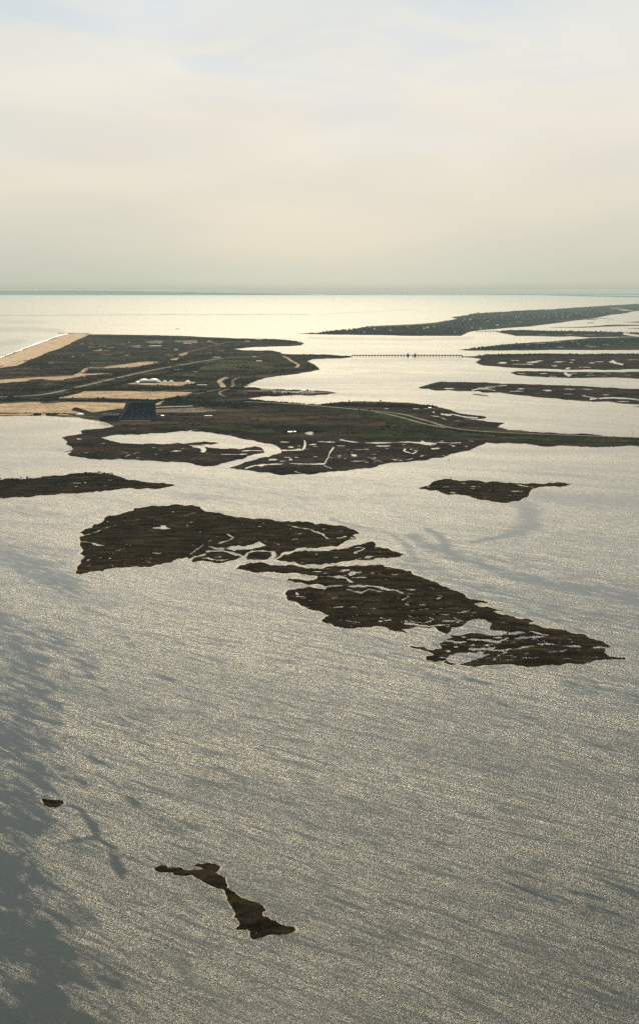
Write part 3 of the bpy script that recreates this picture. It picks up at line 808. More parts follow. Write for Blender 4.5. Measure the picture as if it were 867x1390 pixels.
tree_rng = random.Random(77)
protos = []
for k in range(4):
    tr, cr = make_tree(tree_rng, 2.6 + .5 * k, 5.5 + k * .6)
    me1 = bpy.data.meshes.new("trunk"); me1.from_pydata(tr.v, [], tr.f); me1.materials.append(M['trunk'])
    me2 = bpy.data.meshes.new("crown"); me2.from_pydata(cr.v, [], cr.f); me2.materials.append(M['foliage'])
    protos.append((me1, me2))


def tree(x, y, s, label, group=None, z=1.0, name="tree", cat="tree"):
    k = tree_rng.randrange(4)
    r = empty(name, at(x, y, z), tree_rng.uniform(0, 6.28))
    s *= tree_rng.uniform(.8, 1.2)
    r.scale = (s, s, s * tree_rng.uniform(.85, 1.15))
    for nm, me_ in zip(("trunk", "crown"), protos[k]):
        o = bpy.data.objects.new(nm, me_); col.objects.link(o); o.parent = r
    tag(r, label, cat, group)
    return r


# on the left-hand marsh island
for k in range(26):
    x = 112 + k * 2.0 + tree_rng.uniform(-1, 1)
    if x > 156: continue
    tree(x, 643.8 + abs(x - 128) * .05 + tree_rng.uniform(0, 1.2), 1.0, "bushy dark tree in the row on the top edge of the left marsh island", "trees along the top edge of the left marsh island")
for k in range(13):
    tree(87 + k * 2 + tree_rng.uniform(-1, 1), 647.5 - k * .2 + tree_rng.uniform(0, 1), .65, "low dark tree left of the tall row on the left marsh island", "low trees beside the tall row on the left marsh island")
for k in range(22):
    tree(-8 + k * 2.2 + tree_rng.uniform(-1, 1), 653.6 - k * .12 + tree_rng.uniform(0, 1.4), .95, "dark tree in the clump at the left end of the left marsh island", "trees in the clump at the left end of the marsh island")
# lone trees and bushes elsewhere
for x, y, s, lab in ((724.5, 593.6, 1.1, "lone round dark tree on the causeway verge, the one further left"), (821.5, 597.6, 1.3, "lone round dark tree on the causeway verge, nearest the right edge"),
                     (740, 593.8, .6, "small bush on the causeway verge just right of a round tree"), (335, 560, 1.5, "dark tree standing alone in the brown marsh below the marina spit"),
                     (353, 560.5, 1.0, "low dark tree right of a lone tree in the marsh below the marina spit"), (458, 566.5, 1.6, "dark tree in the scrub left of three others above the white pond"),
                     (468, 568, 1.1, "dark tree nearest the causeway fork in the scrub"), (477, 586, 1.7, "dark tree standing alone right of the bright round pond"),
                     (489, 576, 1.4, "dark tree on its own midway between the pond and the causeway fork"), (410, 569.5, 1.4, "dark tree in open scrub above the bright round pond"),
                     (285, 577.3, 1.4, "dark tree left of the bright lagoon top"), (272, 577.8, 1.2, "dark tree on the bank above the lagoon, further left"), (487, 558.5, 1.9, "big dark tree right at the edge of the causeway road"),
                     (501, 559.8, 1.3, "dark tree in the fork of the causeway road"), (537, 571, 1.4, "rounded dark bush tree below the causeway road fork")):
    tree(x, y, s, lab)
for k in range(9):
    tree(463 + k * 8 + tree_rng.uniform(-3, 3), 547.2 + tree_rng.uniform(0, 1), 1.4, "tree rising above the thicket on the far side of the causeway road", "trees in the thicket beyond the causeway road")
for k, (x, y) in enumerate(((50.5, 554.5), (116, 533.5), (157, 538.2), (205, 536.8), (226, 538.8), (92, 513), (122, 552), (128, 552.4))):
    labs = ["dark bush alone in the left part of the nearest sandy field", "dark bush at the upper left corner of the middle sandy field", "dark bush in the left half of the middle sandy field", "tiny dark bush in the centre of the middle sandy field",
            "dark bush near the right corner of the middle sandy field", "dark bush on the sand flat by the winding track", "left bush of the pair in the nearest sandy field", "right bush of the pair in the nearest sandy field"]
    tree(x, y, .8, labs[k], None, 2.6, "bush", "bush")

# clumps on the sandy shore
for x0, x1, lab in ((46, 56, "left dark shrub clump in the row along the bay shore"), (63, 79, "wider dark shrub clump in the row along the bay shore")):
    mb = MB(); r_ = random.Random(x0)
    c0 = at((x0 + x1) / 2, 563, 2)
    for _ in range(70):
        p = at(r_.uniform(x0, x1), r_.uniform(562.2, 563.4), 2)
        s = r_.uniform(2, 3.6)
        vs, fs = ico(r_)
        mb.add([(p.x - c0.x + s * a, p.y - c0.y + s * b_, s * c + .6) for a, b_, c in vs], fs)
    o = mb.build("shrub_clump", M['foliage']); o.location = c0
    tag(o, lab, "shrubs")


# ------------------------------------------------------------------ amphitheatre
def prism(mb, poly, z0, z1):
    n = len(poly)
    mb.add([(x, y, z0) for x, y in poly] + [(x, y, z1) for x, y in poly],
           [tuple(range(n))[::-1], tuple(range(n, 2 * n))] + [(k, (k + 1) % n, n + (k + 1) % n, n + k) for k in range(n)])


px_m = mpp(571)
tc = at(186, 571, 2.0)
th = empty("open_air_theatre", tc)
tag(th, "huge dark blue open air grandstand standing by the bay at the sandy fields", "theatre")
W = 22 * px_m
# raked tiers: rows stepping up away from the viewer, wider at the bottom left like the photo
low = MB(); upp = MB(); frame = MB()
rows = 15
def tier(mb, i, n, y0, dy, z0, dz, xl0, xl1, xr0, xr1):
    for k in range(n):
        t = k / n
        xl = xl0 + (xl1 - xl0) * t; xr = xr0 + (xr1 - xr0) * t
        ya = y0 + dy * k; za = z0 + dz * k
        segs = 10
        pts = []
        for s_ in range(segs + 1):
            u = s_ / segs
            bow = math.sin(u * math.pi) * 7
            pts.append((xl + (xr - xl) * u, ya + bow))
        back = [(x, y + dy + .8) for x, y in pts]
        prism(mb, pts + back[::-1], za - 3, za + dz)
tier(low, 0, 12, 2, 3.0, 5, 1.55, -W * .98, -W * .80, W * .97, W * .97)
tier(upp, 0, 14, 34, 3.0, 24, 2.0, -W * .80, -W * .58, W * .97, W * .98)
lo = low.build("lower_seating", M['seats'], th)
up_ = upp.build("upper_seating", M['seats'], th)
# raking side walls, rear wall, columns
for sx, x0, x1 in ((-1, -W * .98, -W * .6), (1, W * .985, W * .985)):
    fr = MB()
    fr.add([(x0, 0, 0), (x0 + 1.2, 0, 0), (x1 + 1.2, 78, 0), (x1, 78, 0), (x0, 0, 7), (x0 + 1.2, 0, 7), (x1 + 1.2, 78, 55), (x1, 78, 55)],
           [(0, 3, 2, 1), (4, 5, 6, 7), (0, 1, 5, 4), (1, 2, 6, 5), (2, 3, 7, 6), (3, 0, 4, 7)])
    fr.build("side_wall", M['steel'], th)
mb = MB(); mb.box(-W * .6, W * .985, 84, 86, 0, 57); mb.build("rear_wall", M['steel'], th)
mb = MB(); mb.box(-W * .98, W * .98, -3, 3.5, 0, 6.5); mb.build("front_wall", M['steel'], th)
for k in range(9):
    mb = MB(); x = -W * .82 + k * W * 1.75 / 8
    mb.frustum((x, 32 + 6 * math.sin(k / 8 * math.pi)), .9, .9, 0, 26, 8); mb.build("column", M['concrete_dark'], th)
for k in range(5):
    mb = MB(); x = -W * .45 + k * W * .34
    mb.box(x - .5, x + .5, 86, 87, 54, 61); mb.box(x - 3.5, x + 3.5, 85.5, 87.5, 59, 61); mb.build("light_mast", M['steel'], th)
for k in range(5):
    mb = MB(); x = -W * .7 + k * W * .35
    y_ = 3
    mb.add([(x - .9, 2, 5.4), (x + .9, 2, 5.4), (x + .9, 41, 25.6), (x - .9, 41, 25.6), (x - .9, 2, 7.2), (x + .9, 2, 7.2), (x + .9, 41, 26.6), (x - .9, 41, 26.6)],
           [(0, 3, 2, 1), (4, 5, 6, 7), (0, 1, 5, 4), (1, 2, 6, 5), (2, 3, 7, 6), (3, 0, 4, 7)])
    mb.build("aisle", M['steel'], th)
mb = MB(); mb.box(-W * .97, W * .9, -14, -4, 0, .8); mb.build("walkway", M['concrete'], th)

sc_ = at(143, 570.5, .8)
st = empty("stage_house", sc_)
tag(st, "low dark stage building with stepped roofs at the water left of the grandstand", "stage")
mb = MB(); mb.box(-28, 47, -4, 40, -2, 2.2); mb.build("quay", M['concrete_dark'], st)
mb = MB(); mb.box(-8, 46, 0, 26, 2, 17); mb.box(-22, -8, 2, 24, 2, 9); mb.build("wall", M['seats'], st)
mb = MB()
mb.add([(-9, -1, 17.3), (47, -1, 17.3), (47, 27, 22), (-9, 27, 26), (-9, -1, 16.5), (47, -1, 16.5), (47, 27, 16.5), (-9, 27, 16.5)],
       [(0, 1, 2, 3), (4, 7, 6, 5), (0, 4, 5, 1), (1, 5, 6, 2), (2, 6, 7, 3), (3, 7, 4, 0)])
rf = mb.build("roof", M['steel'], st)
mb = MB()
for x, y, h in ((0, 20, 30), (8, 24, 33), (22, 24, 31), (36, 20, 29)):
    mb.box(x, x + 1, y, y + 1, 16, h)
mb.box(0, 37, 20.2, 20.9, 27, 28); mb.build("lighting_rig", M['steel'], st)
mb = MB(); mb.gable(-22, -8, 2, 24, 9, 15); mb.build("side_roof", M['steel'], st)
for k in range(4):
    mb = MB(); mb.box(12 + k * 8, 16 + k * 8, -.3, .02, 4, 11)
    mb.build("stage_opening", M['glass'], st)
mb = MB(); mb.box(-40, -24, 3, 12, 1.2, 2.2)
for k in range(5): mb.box(-39 + k * 3.4, -38.5 + k * 3.4, 4, 4.5, -2, 1.2)
mb.build("landing_stage", M['wood'], st)

pc = at(110, 566.3, 1.0)
pr = empty("pier", pc)
tag(pr, "long low timber pier along the sandy shore left of the stage building", "pier")
mb = MB(); mb.box(-42, 46, -3, 4, .9, 1.5); mb.build("deck", M['wood'], pr)
for k in range(12):
    mb = MB(); mb.frustum((-40 + k * 7.6, -2.4), .35, .3, -2.5, .9, 6); mb.build("pile", M['wood'], pr)
tt = empty("canopy_tent", at(109, 564.4, 2.6))
tag(tt, "white domed canopy tent behind the pier on the sandy shore", "tent")
mb = MB(); mb.dome((0, 0), 15, 8, 6, 3, 14, 5); mb.build("canopy", M['white'], tt)
for sx in (-13, 13):
    for sy in (-5.5, 5.5):
        mb = MB(); mb.frustum((sx * .9, sy), .2, .2, 0, 3.6, 6); mb.build("pole", M['steel'], tt)

# white tents of the bathhouse terrace
big = at(203, 519, 3)
pv = empty("pavilion", big)
tag(pv, "largest white twin domed pavilion at the left of the row of tents", "pavilion")
mb = MB(); mb.dome((-26, 0), 26, 16, 12, 6); mb.build("roof_dome", M['white'], pv)
mb = MB(); mb.dome((22, 0), 29, 17, 13, 6); mb.build("roof_dome", M['white'], pv)
mb = MB(); mb.box(-46, 46, -10, 10, 0, 6); mb.build("wall", M['concrete_dark'], pv)
ordn = ["white pointed tent nearest the big twin domed pavilion", "second white pointed tent counted from the twin domed pavilion", "third white pointed tent, last of the close set trio", "white pointed tent set apart at the right end of the row", "low pale tent just left of the twin domed pavilion"]
for k, (x, w, h) in enumerate(((216, 12, 13), (224, 12, 13), (232.5, 13, 14), (255, 14, 13), (187, 12, 8))):
    t_ = empty("tent", at(x, 519.3, 3))
    tag(t_, ordn[k], "tent", "white pointed tents beside the pavilion")
    mb = MB(); mb.frustum((0, 0), w, .5, 4, h, 8); mb.build("canopy", M['white'] if k < 4 else M['roofwhite'], t_)
    for a in range(4):
        mb = MB(); mb.frustum((w * .7 * math.cos(a * 1.571 + .78), w * .7 * math.sin(a * 1.571 + .78)), .3, .3, 0, 4.6, 6); mb.build("pole", M['steel'], t_)


def building(name, x, y, w, d, h, label, cat="building", roofm='roofwhite', wallm='concrete', z=2.6, flat=False, rz=0, group=None, win=6):
    e = empty(name, at(x, y, z), rz)
    tag(e, label, cat, group)
    mb = MB(); mb.box(-w / 2, w / 2, -d / 2, d / 2, -2, h); mb.build("wall", M[wallm], e)
    mb = MB()
    if flat: mb.box(-w / 2 - .6, w / 2 + .6, -d / 2 - .6, d / 2 + .6, h, h + .7)
    else: mb.gable(-w / 2, w / 2, -d / 2, d / 2, h, h + d * .22, .8)
    mb.build("roof", M[roofm], e)
    for k in range(win):
        xx = -w / 2 + (k + .5) * w / win
        mb = MB(); mb.box(xx - w / win * .28, xx + w / win * .28, -d / 2 - .12, -d / 2 + .05, h * .3, h * .78); mb.build("window", M['glass'], e)
    mb = MB(); mb.box(w / 2 - .05, w / 2 + .12, -1.2, 1.2, -.5, 2.6); mb.build("door", M['wood'], e)
    return e


building("boathouse", 340, 526.6, 54, 18, 5, "long pale roofed boathouse at the root of the marina spit", flat=True)
building("marina_shed", 363, 529.6, 60, 14, 3.5, "long grey shed stretched along the marina spit", roofm='roofgrey', flat=True)
building("shed", 283, 565.4, 26, 8, 3, "white flat roofed shed beside the service road right of the grandstand", roofm='white', flat=True, win=4)
building("cottage", 393.5, 587.6, 12, 9, 3.5, "larger white roofed cottage by dark bushes at the round pond", "house", 'white', win=2)
building("cottage", 400, 587.2, 7, 7, 3.2, "smaller white roofed cottage nearest the round pond", "house", 'white', win=2)
building("kiosk", 221, 565.4, 9, 8, 3.5, "small pale blue roofed kiosk right of the grandstand", "kiosk", 'white', win=2)
building("bathhouse", 211, 471.3, 90, 26, 11, "white block of a bathhouse in the dunes, biggest in its row", roofm='white', flat=True)
building("bathhouse", 242, 464.7, 50, 20, 9, "pale low bathhouse left of the rectangular car park near the ocean", flat=True)
building("bathhouse", 217, 467, 24, 16, 8, "small pale block above the white bathhouse in the dunes", flat=True, win=3)
building("bathhouse", 185, 470.2, 80, 16, 5, "long tan roofed block left of the white bathhouse", roofm='concrete', flat=True)
building("service_building", 239, 475.6, 30, 16, 8, "white service building by the track through the dunes", roofm='white', flat=True, win=3)
building("service_building", 285, 480, 30, 14, 6, "small grey service building right of the curling sandy ramps", flat=True, roofm='concrete', win=3)
building("service_building", 294, 486.2, 46, 16, 6, "pale long building just above the parkway", flat=True, win=4)
building("service_building", 351.5, 491.2, 34, 18, 6, "white square building in the meadow by the inlet", roofm='white', flat=True, win=3)
building("service_building", 345, 485, 26, 14, 5, "small pale building at the end of the parkway", flat=True, win=3)
building("service_building", 351, 462.4, 60, 20, 9, "pale long building on the far spit, the right one", flat=True, win=4)
building("service_building", 336, 464.2, 40, 20, 7, "pale building on the far spit, the left one", flat=True, win=4)
building("service_building", 284, 464.5, 30, 24, 9, "white building right of the rectangular car park", roofm='white', flat=True, win=3)
building("service_building", 300, 477, 50, 14, 5, "grey long building in the dunes above the parkway bend", roofm='concrete', flat=True, win=4)
building("service_building", 145, 476.5, 40, 18, 5, "lonely grey building in the dunes behind the beach", roofm='concrete', flat=True, win=3)
building("service_building", 274, 523.2, 50, 10, 3, "low pale building right of the tents", flat=True, win=5)
building("guard_house", 395, 530.2, 9, 7, 4, "tiny dark guard house on the marina spit", "hut", 'roofgrey', win=2)
building("pump_house", 583, 554.4, 10, 7, 3, "tiny white roofed pump house on the marsh beyond the causeway", "hut", 'white', win=2)
building("toll_booth", 412, 530.7, 8, 6, 3.5, "small dark hut midway along the marina spit", "hut", 'roofblue', win=2)

# parked boats in the marina yard: hull, cabin
bp_h = MB()
bp_h.add([(-4, -1.3, 0), (3, -1.3, 0), (5, 0, .4), (3, 1.3, 0), (-4, 1.3, 0), (-4.2, -1.6, 1.6), (3.2, -1.6, 1.7), (6, 0, 2.1), (3.2, 1.6, 1.7), (-4.2, 1.6, 1.6)],
         [(0, 4, 3, 2, 1), (5, 6, 7, 8, 9), (0, 1, 6, 5), (1, 2, 7, 6), (2, 3, 8, 7), (3, 4, 9, 8), (4, 0, 5, 9)])
bc = MB(); bc.box(-1.8, 1.6, -1, 1, 1.65, 3.0); bc.box(-.6, 1.0, -.7, .7, 3.0, 3.5)
hull_me = bpy.data.meshes.new("hull"); hull_me.from_pydata(bp_h.v, [], bp_h.f); hull_me.materials.append(M['white'])
cab_me = bpy.data.meshes.new("cabin"); cab_me.from_pydata(bc.v, [], bc.f); cab_me.materials.append(M['roofwhite'])
def boat(x, y, s, label, group=None, z=-.35, rz=None, name="boat"):
    e = empty(name, at(x, y, z), random.uniform(0, 6.28) if rz is None else rz)
    e.scale = (s, s, s)
    for nm, m_ in (("hull", hull_me), ("cabin", cab_me)):
        o = bpy.data.objects.new(nm, m_); col.objects.link(o); o.parent = e
    tag(e, label, "boat", group)
    return e
rb = random.Random(3)
for k in range(44):
    x = rb.uniform(371, 426); y = rb.uniform(531.4, 534.0)
    boat(x, y, rb.uniform(.8, 1.3), "small white boat laid up in the crowded yard on the marina spit", "boats laid up in the marina yard", 3.9)
boat(240.5, 447, 5, "lone dark vessel far out on the bright ocean above the dunes", None, -1.5, .3, "ship").children[0].data = hull_me
boat(824.5, 436.2, 3, "tiny boat on the pale water right of the far town", None, -1, .2)
boat(80, 570.6, 1.0, "small boat off the pier, nearer the left edge of the bay", None, -.4, 1.4)
boat(89, 571.2, 1.0, "small boat off the pier, closer to the pier end", None, -.4, 1.5)


# ------------------------------------------------------------------ bridges
def bridge(name, xa, xb, y, nspan, deck, label, width=14, towers=(), thick=1.6, pr_=1.5):
    A = at(xa, y); B = at(xb, y)
    mid = (A + B) / 2
    d = B - A
    L = d.length
    e = empty(name, (mid.x, mid.y, 0), math.atan2(d.y, d.x))
    tag(e, label, "bridge")
    mb = MB(); mb.box(-L / 2, L / 2, -width / 2, width / 2, deck - thick, deck); mb.build("deck", M['concrete_dark'], e)
    for s in (-1, 1):
        mb = MB(); mb.box(-L / 2, L / 2, s * width / 2 - .2, s * width / 2 + .2, deck + .003, deck + 1.1); mb.build("parapet", M['concrete_dark'], e)
    pm = MB()
    pm.box(-pr_, pr_, -width / 2 + 1, -width / 2 + 3.4, -2, deck - thick - 1.4); pm.box(-pr_, pr_, width / 2 - 3.4, width / 2 - 1, -2, deck - thick - 1.4)
    pm.box(-pr_ * 1.2, pr_ * 1.2, -width / 2 + .6, width / 2 - .6, deck - thick - 1.4, deck - thick - .003)
    p0 = None
    for k in range(nspan + 1):
        x = -L / 2 + L * k / nspan
        if any(abs(x - t) < 14 for t in towers): continue
        if p0 is None:
            p0 = pm.build("pier", M['concrete_dark'], e); o = p0
        else:
            o = p0.copy(); col.objects.link(o); o.parent = e
        o.location = (x, 0, 0)
    for t in towers:
        mb = MB(); mb.box(-7, 7, -width / 2 - 5, width / 2 + 5, -2, deck - thick - .01); mb.build("tower_base", M['concrete_dark'], e).location = (t, 0, 0)
        for s in (-1, 1):
            mb = MB(); mb.box(-4.5, 4.5, s * (width / 2 + 3.2) - 3, s * (width / 2 + 3.2) + 3, deck - thick + .01, deck + 8)
            o = mb.build("control_house", M['steel'], e); o.location = (t, 0, 0)
            mb = MB(); mb.frustum((0, s * (width / 2 + 3.2)), 6.2, .5, deck + 8.003, deck + 12.5, 4); r_ = mb.build("roof", M['roofblue'], o)
    return e


LB = (at(626, 484.6) - at(478, 484.6)).length
pos = lambda px: (px - 552) / 148 * LB
bridge("bascule_bridge", 477, 627, 484.8, 38, 14, "long low causeway bridge with two dark control towers over the channel", 14, (pos(553.3), pos(563)), 4.0, 2.4)
bridge("trestle_bridge", 646, 675, 450.8, 14, 15, "short distant trestle bridge between the far town and a wooded island", 14, (), 2, 2.2)

# ------------------------------------------------------------------ jetty, beacons
mb = MB(); r_ = random.Random(9)
A = at(80, 452.6); B = at(122, 452.9)
for k in range(260):
    t = r_.random(); p = A.lerp(B, t); s = r_.uniform(3, 7)
    vs, fs = ico(r_)
    mb.add([(p.x + r_.gauss(0, 4) + s * a, p.y + r_.gauss(0, 5) + s * b_, 1 + s * c * .8) for a, b_, c in vs], fs)
tag(mb.build("rock_jetty", M['rock']), "low dark rock jetty running out past the end of the sandy beach", "jetty")


def beacon(x, y, h, label, z=0, board='yellow', name="channel_marker"):
    e = empty(name, at(x, y, z)); tag(e, label, "marker")
    mb = MB(); mb.frustum((0, 0), .35, .25, -2, h, 6); mb.frustum((.9, 0), .2, .15, -2, h * .55, 6); mb.build("post", M['wood'], e)
    mb = MB(); mb.box(-1.1, 1.1, -.42, -.3, h - 2.2, h - .2); mb.build("board", M[board], e)
    mb = MB(); mb.dome((0, 0), .4, .4, .7, h, 8, 3); mb.build("lantern", M['glass'], e)
beacon(611.5, 651.5, 7, "tall marker post on the top edge of the marsh island near the right edge", .8, 'steel')
beacon(608.5, 626, 6, "thin marker post in the water below the marsh point", 0, 'steel')
beacon(858, 592.4, 16, "tall pole with a platform standing on the causeway by the right edge", 1.5, 'steel', "osprey_pole")
beacon(859, 553, 5, "marker post just off the islet at the right edge", 0, 'yellow')


# lamp posts along the causeway
lp = MB(); lp.frustum((0, 0), .16, .1, -1, 9, 6); lp_arm = MB(); lp_arm.box(-.08, 2.4, -.08, .08, 8.9, 9.06); lp_h = MB(); lp_h.box(1.9, 3.0, -.2, .2, 8.7, 8.9)

# ------------------------------------------------------------------ the far town
hs = []
for k, (wm, rm) in enumerate((('pale_town', 'pale_town'), ('pale_town', 'roofgrey'), ('concrete', 'pale_town'), ('white', 'pale_town'))):
    mb = MB(); mb.box(-9, 9, -7, 7, -3, 9)
    wm_ = bpy.data.meshes.new("wall"); wm_.from_pydata(mb.v, [], mb.f); wm_.materials.append(M[wm])
    mb = MB(); mb.gable(-9, 9, -7, 7, 9.003, 14, 1)
    rm_ = bpy.data.meshes.new("roof"); rm_.from_pydata(mb.v, [], mb.f); rm_.materials.append(M[rm])
    hs.append((wm_, rm_))
bright = [(638, 434.3, 2.4), (630, 433, 1.3), (657, 432.6, 1.4), (662, 436.5, 1.8), (680, 431.2, 1.5), (681, 427.6, 1.4), (689, 431.7, 1.3), (700, 430.4, 1.7), (703, 431.3, 1.3), (674.5, 441.6, 2), (692, 439.4, 1.2), (705, 428, 1.2), (721, 427, 1.3), (724, 431, 1.4), (731, 431.2, 1.4), (738, 428, 1.4),
          (740, 422, 1.6), (744, 426.5, 1.3), (719, 424, 1.1), (737, 431.5, 1.2), (762, 428, 1.5), (763, 431, 1.7), (770, 430.5, 2), (773, 428.5, 1.2), (755, 429, 1.1), (782, 425, 1.2), (787, 424.5, 1.1), (580, 445, 2.3), (589, 444.2, 1.6), (575, 446, 1.6), (617, 451.4, 1.5), (652, 445.7, 1.4), (640, 445, 1.3),
          (494, 451.2, 1.5), (471, 448.7, 1.4), (508, 446.6, 1.6), (553, 443.8, 1.5), (541, 442.2, 1.3), (847, 424.8, 1.5), (833, 419, 1.4), (806, 430.6, 1.2), (819, 424, 1.1), (744, 432, 1.3), (753, 424.5, 1.1), (731, 427, 1), (710, 432.6, 1.1), (668, 425.8, 1.1), (796, 428, 1.1), (812, 421.5, 1.1), (530, 448.5, 1.2)]
r_ = random.Random(12)
for k in range(60):
    x = r_.uniform(620, 860); t = (x - 620) / 240
    bright.append((x, r_.uniform(427 - 10 * t, 440 - 14 * t), r_.uniform(.5, .85)))
for k, (x, y, s) in enumerate(bright):
    e = empty("town_house", at(x, y, 12), r_.uniform(-.5, .5)); s *= .66; e.scale = (s, s * .9, s * .8)
    e.location.z = 9
    a, b_ = hs[k % 4] if k > 49 else hs[3 if k % 2 else 0]
    for nm, m_ in (("wall", a), ("roof", b_)):
        o = bpy.data.objects.new(nm, m_); col.objects.link(o); o.parent = e
    tag(e, "white house standing out among the trees of the far town" if k < 50 else "small pale house half hidden by the trees of the far town", "house",
        "bright white houses of the far town" if k < 50 else "small pale houses of the far town")
wt = empty("water_tower", at(649, 428, 8)); tag(wt, "slim water tower rising above the tree line of the far town", "water tower")
mb = MB(); mb.frustum((0, 0), 3, 2.2, -4, 46, 8); mb.build("shaft", M['concrete_dark'], wt)
mb = MB(); mb.dome((0, 0), 13, 13, 12, 46, 12, 4); mb.frustum((0, 0), 5, 13, 40, 46, 12); mb.build("tank", M['roofblue'], wt)

# ------------------------------------------------------------------ hills on the horizon
def hills(name, xa, xb, dist, prof):
    n = 90
    vs, fs = [], []
    for i in range(n + 1):
        t = i / n
        x = (xa + (xb - xa) * t - CX) / F * dist
        h = prof(t)
        for dy_, k in ((0, 0), (700, .8), (2200, 1), (5000, .3)):
            vs.append((x, dist + dy_, -1 + (h + 1) * k * (1 + .15 * noise.noise(Vector((t * 30, dy_, 0))))))
        if i:
            for j in range(3):
                a = (i - 1) * 4 + j; b_ = i * 4 + j
                fs.append((a, b_, b_ + 1, a + 1))
    o = mesh_obj(name, vs, fs, M['town_ground'], smooth=True)
    o['kind'] = 'structure'
hills("hills", -70, 460, 110000, lambda t: 375 * max(0, 1 - max(0, (t - .35) / .65) ** 1.1) * (1 + .10 * noise.noise(Vector((t * 7, 3, 0))) + .05 * noise.noise(Vector((t * 30, 1, 0)))))
hills("hills", 440, 960, 112000, lambda t: 45 + 70 * max(0, t - .35) + 25 * noise.noise(Vector((t * 9, 5, 0))))

# ------------------------------------------------------------------ the water
# world map of slicks (smooth water) : value 0..1 stored per vertex, polylines follow the currents
SLICK = [([(600, 742), (680, 758), (770, 776), (860, 796), (930, 812)], 12, 20, .45), ([(705, 700), (780, 706), (930, 704)], 8, 14, .4),
     # points, half width start/end, strength
    ([(560, 728), (580, 742), (612, 754), (650, 768), (700, 782), (760, 794), (830, 806), (930, 820)], 6, 10, .8),
    ([(583, 716), (594, 724), (602, 738), (606, 752)], 3, 5, .9),
    ([(640, 736), (680, 728), (712, 720), (724, 712)], 3, 7, .9),
    ([(705, 684), (716, 695), (718, 710), (700, 722)], 10, 10, .85),
    ([(730, 672), (780, 678), (830, 680), (930, 684)], 13, 18, .75),
    ([(740, 725), (800, 722), (860, 728), (930, 730)], 5, 9, .5),
    ([(450, 703), (490, 712), (525, 722), (548, 738), (566, 760)], 2.5, 4, .7),
    ([(560, 762), (640, 800), (720, 822), (800, 836), (930, 850)], 12, 26, .55),
    ([(530, 690), (560, 700), (575, 715)], 6, 9, .4), ([(500, 676), (530, 672), (560, 674)], 8, 6, .45),
    ([(650, 610), (720, 614), (800, 611), (930, 609)], 5, 4, .6), ([(700, 640), (780, 636), (930, 634)], 7, 7, .45),
    ([(690, 565), (760, 570), (850, 578), (930, 585)], 5, 6, .5), ([(700, 552), (780, 556), (930, 562)], 3, 5, .5),
    ([(760, 520), (850, 519), (930, 521)], 3, 3, .5), ([(420, 459), (480, 460), (560, 461), (640, 459)], 2.4, 2.4, .55), ([(480, 508), (520, 506), (600, 510), (690, 512)], 1.6, 2, .5),
    ([(-60, 640), (10, 632), (60, 628), (100, 632)], 10, 5, .5), ([(-60, 586), (30, 584), (90, 578)], 9, 6, .55), ([(-60, 598), (40, 600), (85, 604)], 6, 5, .4),
    ([(-60, 690), (30, 692), (80, 700)], 14, 8, .5), ([(-60, 745), (10, 755), (60, 770), (95, 800)], 22, 14, .7),
    ([(87, 1091), (104, 1096), (116, 1108), (126, 1122), (130, 1136)], 2.2, 4, .85), ([(130, 1138), (100, 1143), (72, 1146)], 4, 4, .9), ([(132, 1136), (150, 1150), (157, 1172), (164, 1195)], 4, 5, .7),
    ([(-60, 820), (0, 850), (30, 900), (50, 950), (20, 1010)], 22, 24, .7), ([(-60, 960), (10, 1000), (40, 1060), (20, 1130)], 26, 30, .75), ([(-60, 1150), (0, 1180), (30, 1240), (60, 1330), (60, 1420)], 26, 50, .85),
    ([(100, 810), (150, 850), (200, 900), (260, 940)], 7, 5, .5), ([(60, 850), (110, 900), (140, 950), (190, 1000)], 9, 7, .5),
    ([(620, 935), (660, 948), (700, 965), (740, 985)], 5, 4, .5), ([(500, 880), (545, 900), (600, 918), (650, 925)], 5, 8, .45), ([(540, 880), (520, 868), (470, 862)], 4, 3, .4),
    ([(380, 760), (340, 790), (300, 800)], 3, 4, .3), ([(-60, 428), (60, 428), (200, 427), (420, 427)], .9, .6, .8), ([(430, 427), (560, 420)], .6, .5, .5),
    ([(-60, 448), (40, 447), (80, 449)], 5, 3, .6), ([(-60, 470), (0, 468), (30, 463)], 8, 4, .7), ([(-60, 440), (0, 436), (60, 438)], 4, 3, .4),
    ([(240, 645), (300, 655), (370, 650), (430, 660)], 2.5, 3, .35), ([(250, 672), (320, 684), (400, 690), (470, 700)], 2, 3, .35), ([(150, 690), (110, 700), (90, 720)], 4, 5, .35),
    ([(600, 872), (640, 852), (690, 865), (740, 862)], 8, 8, .5), ([(620, 892), (660, 890)], 8, 8, .5), ([(720, 1000), (800, 1010), (930, 1030)], 22, 40, .28), ([(740, 1180), (820, 1210), (930, 1270)], 40, 70, .34), ([(780, 930), (930, 960)], 14, 22, .45), ([(150, 960), (230, 1010), (330, 1080)], 8, 10, .3), ([(90, 1000), (160, 1060), (240, 1130)], 10, 10, .32), ([(60, 1230), (150, 1260), (240, 1330)], 16, 20, .32)]
SW = []
for pts, w0, w1, st_ in SLICK:
    SW.append((bbox(pts), pts, w0, w1, st_))


